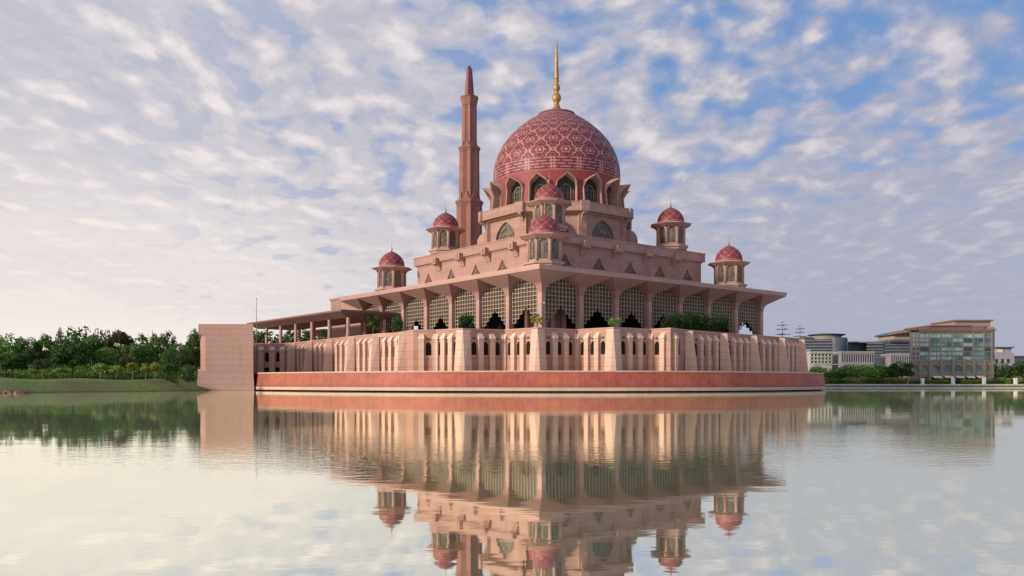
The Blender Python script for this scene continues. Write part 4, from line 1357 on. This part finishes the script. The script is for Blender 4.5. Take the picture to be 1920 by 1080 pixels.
mb.box(X0, X1, HD - .35, HD - .002, hz(677.5), hz(675.5)); mb.box(X0, X1, HD - .3, HD - .004, hz(703), hz(701))
mb.box(X1 + .004, X1 + 1.9, HD + 2.2, HD + 22, .5, hz(612)); mb.box(X0, X1, HD + .01, HD + .6, hz(622.5), hz(620))
mb.build('wall', M_hotel, ht)
for p in bays[1:]:
    b = MB(); b.box(hx(p) - .42, hx(p) + .42, HD - .75, HD - .01, .5, hz(677)); b.box(hx(p) - .2, hx(p) + .2, HD + .02, HD + .61, hz(675.5), hz(622.5)); b.build('pier', M_hotel, ht)
rows = [(626.5, 633), (634.5, 641), (643, 649), (651.5, 657.5), (660, 666.5), (668.5, 674.5)]
rnd = random.Random(9)
for r_, (y0, y1) in enumerate(rows):
    for c_, (p, q) in enumerate(zip(bays[1:], bays[2:])):
        m_ = M_hglass
        if r_ == 0: m_ = M_hlight if rnd.random() < .6 else M_hglass
        elif r_ == 1 and c_ >= 4: m_ = M_hblue
        elif r_ == 3 and rnd.random() < .55: m_ = M_off
        elif rnd.random() < .42 and c_ < 5: m_ = M_hlight
        b = MB(); nn = 3; W_ = hx(q) - hx(p) - .44
        for s in range(nn):
            a = hx(p) + .22 + W_ * s / nn
            b.box(a + .05, a + W_ / nn - .05, HD + .22 + .12 * (s % 2), HD + .6, hz(y1), hz(y0))
        b.build('window', m_, ht)
    b = MB(); b.box(hx(1724) + .25, X1 - .1, HD + .15, HD + .6, hz(y0) + .08, hz(y0) + .26); b.build('spandrel', M_hotel, ht)
    for p in (1711.5, 1718.5):
        b = MB(); b.box(hx(p), hx(p + 3.4), HD - .06, HD + .05, hz(y1 - 1), hz(y0 + 1)); b.build('window', M_hlight if r_ < 3 else M_off, ht)
for i, (p, q) in enumerate(list(zip(bays, bays[1:]))[2:7]):
    a, c = hx(p) + .55, hx(q) - .55
    b = MB(); b.add([(a, HD - .8, hz(704.5)), (c, HD - .8, hz(704.5)), (c, HD - 2.6, hz(708.2)), (a, HD - 2.6, hz(708.2)), (a, HD - 2.6, hz(709)), (c, HD - 2.6, hz(709)), (c, HD - .8, hz(705.1)), (a, HD - .8, hz(705.1))],
                    [(0, 3, 2, 1), (3, 4, 5, 2), (4, 7, 6, 5), (0, 7, 4, 3), (1, 2, 5, 6)])
    b.build('awning', M_awn, ht)
b = MB(); b.box(hx(1726), hx(1866), HD - .6, HD + 27, hz(620), hz(616.5)); b.box(hx(1745), hx(1850), HD + 1.5, HD + 24, hz(616.5) + .002, hz(611)); b.build('roof', M_hotelroof, ht)
b = MB(); b.box(hx(1744), hx(1824), HD + 1.0, HD + 22, hz(611.2), hz(609.2)); b.build('roof', M_hotelroof, ht)
b = MB(); b.box(hx(1801), hx(1868), HD + 4, HD + 22, hz(611), hz(601)); b.build('tower', M_hotel, ht)
b = MB(); b.box(hx(1798), hx(1871), HD + 3, HD + 23, hz(601) + .002, hz(598.3)); b.build('tower_roof', M_hotelroof, ht)
b = MB(); b.box(hx(1703), hx(1724.5), HD - .5, HD + 3, hz(619.2), hz(617.2)); b.lathe([(2.0, hz(617)), (2.2, hz(615.5)), (1.3, hz(614)), (0, hz(613))], 14, cx=hx(1719), cy=HD + 3); b.build('roof', M_hotelroof, ht)
# offices far behind
OD = 470.0; ok_ = 1567 / OD
ox = lambda p: (p - 960) / 1567 * OD
oz = lambda y: 2 + (716.8 - y) / ok_
of = thing('office_building', 'dark glass office block with a wide round roof beyond the end of the wall', 'office building')
b = MB(); b.box(ox(1505), ox(1590), OD, OD + 40, 0, oz(636)); b.build('wall', M_off, of)
for y in (638, 643.5, 649, 654.5, 660): 
    b = MB(); b.box(ox(1505) - .2, ox(1562), OD - .5, OD - .01, oz(y + 1.7), oz(y)); b.build('band', M_offband, of)
b = MB(); b.lathe([(0, oz(636.5)), (8.6, oz(636.5)), (8.6, oz(629)), (0, oz(629))], 40, False, cx=ox(1559), cy=OD + 9); b.build('tower', M_offband, of)
b = MB(); b.lathe([(0, oz(632.9)), (5.6, oz(633)), (5.6, oz(690))], 40, False, cx=ox(1574), cy=OD + 4); b.build('tower', M_off, of)
b = MB(); b.lathe([(8.4, oz(629)), (10.4, oz(626.6)), (10.3, oz(625.6)), (6, oz(624.2)), (0, oz(623.4))], 48, False, cx=ox(1561), cy=OD + 9); b.build('roof', M_darkroof, of)
b = MB(); b.box(ox(1514), ox(1528), OD + 4, OD + 12, oz(636), oz(631)); b.build('plant_room', M_darkroof, of)
of2 = thing('office_building', 'lower slate-blue office wing between the round-roofed block and the hotel', 'office building')
b = MB(); b.box(ox(1591), ox(1640), OD + 14, OD + 50, 0, oz(640)); b.build('wall', M_off, of2)
b = MB(); b.box(ox(1640), ox(1722), OD + 6, OD + 46, 0, oz(641)); b.build('wall', M_off, of2)
b = MB(); b.lathe([(0, oz(641)), (18, oz(641)), (18, oz(638.6)), (0, oz(638))], 40, False, cx=ox(1652), cy=OD + 24); b.build('roof', M_offband, of2)
for y in (642.5, 648, 653.5, 659, 664.5, 670):
    b = MB(); b.box(ox(1633), ox(1664), OD + 5.3, OD + 5.99, oz(y + 1.4), oz(y)); b.build('band', M_offband, of2)
b = MB(); b.box(ox(1592), ox(1639), OD + 13.4, OD + 13.99, oz(641.5), oz(640)); b.build('band', M_darkroof, of2)
b = MB(); b.box(ox(1676), ox(1718), OD + 4, OD + 30, oz(641) + .004, oz(636)); b.build('roof', M_darkroof, of2)
b = MB(); b.box(ox(1684), ox(1718), OD + 5, OD + 26, oz(636) + .004, oz(627)); b.build('penthouse', M_hotel, of2)
b = MB(); b.hull([(ox(1678), OD + 3, oz(627) + .004), (ox(1718), OD + 3, oz(627) + .004), (ox(1718), OD + 28, oz(627) + .004), (ox(1678), OD + 28, oz(627) + .004)], [(ox(1682), OD + 3, oz(623.5)), (ox(1718), OD + 3, oz(616)), (ox(1718), OD + 28, oz(616)), (ox(1682), OD + 28, oz(623.5))]); b.build('penthouse_roof', M_darkroof, of2)
for y in (645, 650.5, 656, 661.5):
    b = MB(); b.box(ox(1670), ox(1712), OD + 5.4, OD + 5.99, oz(y + 1.1), oz(y)); b.build('band', M_offband, of2)
def annex(label, p0, p1, y0, y1, D_, nx, nz_, m_, slats=False):
    ax = lambda p: (p - 960) / 1567 * D_; az = lambda y: 2 + (716.8 - y) / 1567 * D_
    t = thing('office_annex', label, 'office building', (0, 0, 0))
    b = MB(); zb, zt = az(y1), az(y0); xa, xb = ax(p0), ax(p1); hol = []
    cell = (xb - xa) / nx
    rows_ = []
    for r_ in range(nz_):
        z0 = zb + (zt - zb - 1.0) * r_ / nz_; z1 = zb + (zt - zb - 1.0) * (r_ + 1) / nz_
        h_ = z1 - z0; f_ = .2 if slats else .25
        hs = [((i + .5) * cell, [(-cell * .32, z0 + h_ * f_ * .8), (-cell * .32, z1 - h_ * f_ * .6), (cell * .32, z1 - h_ * f_ * .6), (cell * .32, z0 + h_ * f_ * .8)]) for i in range(nx)]
        for q in wall_holes(b, (xa, D_), (xb, D_), z0, z1, hs, .5): pane(q, t, 'window', M_off)
    b.box(xa - .3, xb + .3, D_ - .3, D_ + 12, zt - 1.0, zt); b.box(xa, xb, D_ + .55, D_ + 12, 0, zt - 1.002)
    b.quad((xa, D_, 0), (xb, D_, 0), (xb, D_, zb), (xa, D_, zb))
    b.build('wall', m_, t)
    return t
annex('cream annex with a grid of square windows in front of the round-roofed office', 1520, 1560, 659, 682, 440, 6, 3, M_offwhite)
annex('lilac annex with tall slit windows in the middle of the far offices', 1578, 1639, 658.5, 682, 438, 14, 1, M_lilac, True)
annex('lilac annex with slit windows just left of the hotel', 1671, 1712, 663, 682, 436, 10, 1, M_lilac, True)
annex('narrow grey annex just behind the right end of the pink wall', 1508, 1518.6, 655, 684, 446, 2, 2, M_lilac)
# covered walkway among the trees
cvw = thing('walkway_roof', 'thin pale walkway roof on white posts among the trees right of the wall', 'walkway', (0, 0, 0))
wd = 400.0; wx = lambda p: (p - 960) / 1567 * wd; wz = lambda y: 2 + (716.8 - y) / 1567 * wd
b = MB(); b.box(wx(1528), wx(1577), wd, wd + 4, wz(684), wz(682.3)); b.build('roof', M_lilac, cvw)
for p in (1534, 1555, 1574.5):
    b = MB(); b.box(wx(p) - .22, wx(p) + .22, wd + .4, wd + .9, 0, wz(684)); b.build('post', M_offwhite, cvw)
# small building right of the hotel
sb = thing('low_building', 'low grey and cream building right of the hotel', 'building')
SD = 420.0; sx_ = lambda p: (p - 960) / 1567 * SD; sz_ = lambda y: 2 + (716.8 - y) / 1567 * SD
b = MB(); b.box(sx_(1862), sx_(1902), SD, SD + 20, 0, sz_(662)); b.box(sx_(1872), sx_(1901), SD + 2, SD + 16, sz_(662), sz_(652.5)); b.build('wall', M_lilac, sb)
b = MB(); b.box(sx_(1869), sx_(1903.5), SD + .8, SD + 18, sz_(652.5) + .004, sz_(650)); b.build('roof', M_darkroof, sb)
for p in (1866, 1877, 1888): 
    b = MB(); b.box(sx_(p), sx_(p + 5), SD - .06, SD + .1, sz_(681), sz_(673)); b.build('window', M_glass, sb)
b = MB(); b.box(sx_(1874), sx_(1884), SD + 1.9, SD + 2.1, sz_(660), sz_(654)); b.build('panel', M_awn, sb)
sb2 = thing('low_building', 'low pale building cut by the right edge of the picture', 'building')
b = MB(); b.box(sx_(1903), sx_(1945), SD + 10, SD + 30, 0, sz_(668)); b.build('wall', M_lilac, sb2)
b = MB(); b.box(sx_(1902), sx_(1946), SD + 9, SD + 31, sz_(668) + .004, sz_(666)); b.build('roof', M_offband, sb2)

GR = 'trees on the far right shore'
for i, (x_, t_, w_, D_, fn, m_) in enumerate(((1530, 684, 40, 345, kind_round, F_mid), (1552, 688, 44, 338, kind_bush, F_mid), (1576, 686, 44, 342, kind_bush, F_dark), (1592, 681, 44, 350, kind_round, F_dark),
                                             (1610, 681, 46, 340, kind_bush, F_mid), (1634, 680, 50, 342, kind_bush, F_mid), (1658, 681, 46, 338, kind_bush, F_mid), (1642, 690, 50, 330, kind_bush, F_mid),
                                             (1606, 692, 44, 328, kind_bush, F_mid), (1567, 694, 44, 328, kind_bush, F_dark))):
    tree(x_, t_, 712, w_, D_, fn, m_, 'green tree in the dense row along the far right shore', GR)
for x_, t_, w_, D_, m_, lab in ((1690, 674, 46, 326, F_dark, 'big dark tree just left of the hotel'), (1673, 684, 38, 328, F_dark, 'dark tree second to the left of the hotel')):
    tree(x_, t_, 712, w_, D_, kind_round, m_, lab, GR)
for x_, t_, w_, m_ in ((1876, 676, 34, F_dark), (1893, 682, 36, F_dark), (1912, 676, 38, F_dark), (1930, 672, 44, F_dark), (1884, 692, 36, F_mid), (1905, 694, 34, F_dark)):
    tree(x_, t_, 712, w_, 330, kind_bush, m_, 'dark tree right of the hotel on the far shore', 'trees right of the hotel')
for i, x_ in enumerate(list(range(1544, 1706, 15)) + list(range(1712, 1925, 14))):
    m_ = (F_yellow, F_light, F_mid, F_yellow, F_grey)[(i * 7) % 5]
    tree(x_, (704.5 if x_ < 1700 or x_ > 1862 else 709) + (i * 37 % 5) * .8, 713, 20, 312.5 + (i % 3), kind_bush, m_, 'low yellow-green shrub along the far promenade', 'shrubs along the far promenade', cat='shrub', name='shrub')
bl = [((x_ - 960) / 1567 * 380, 380 + (x_ % 5), 2.0, 4.5, 2.5, 3.6) for x_ in range(1440, 1960, 12)]
tag(place('shore_thicket', leaf_mesh('shore_thicket', bl, 5200, .6, F_dark, 8)), None, None, kind='stuff')
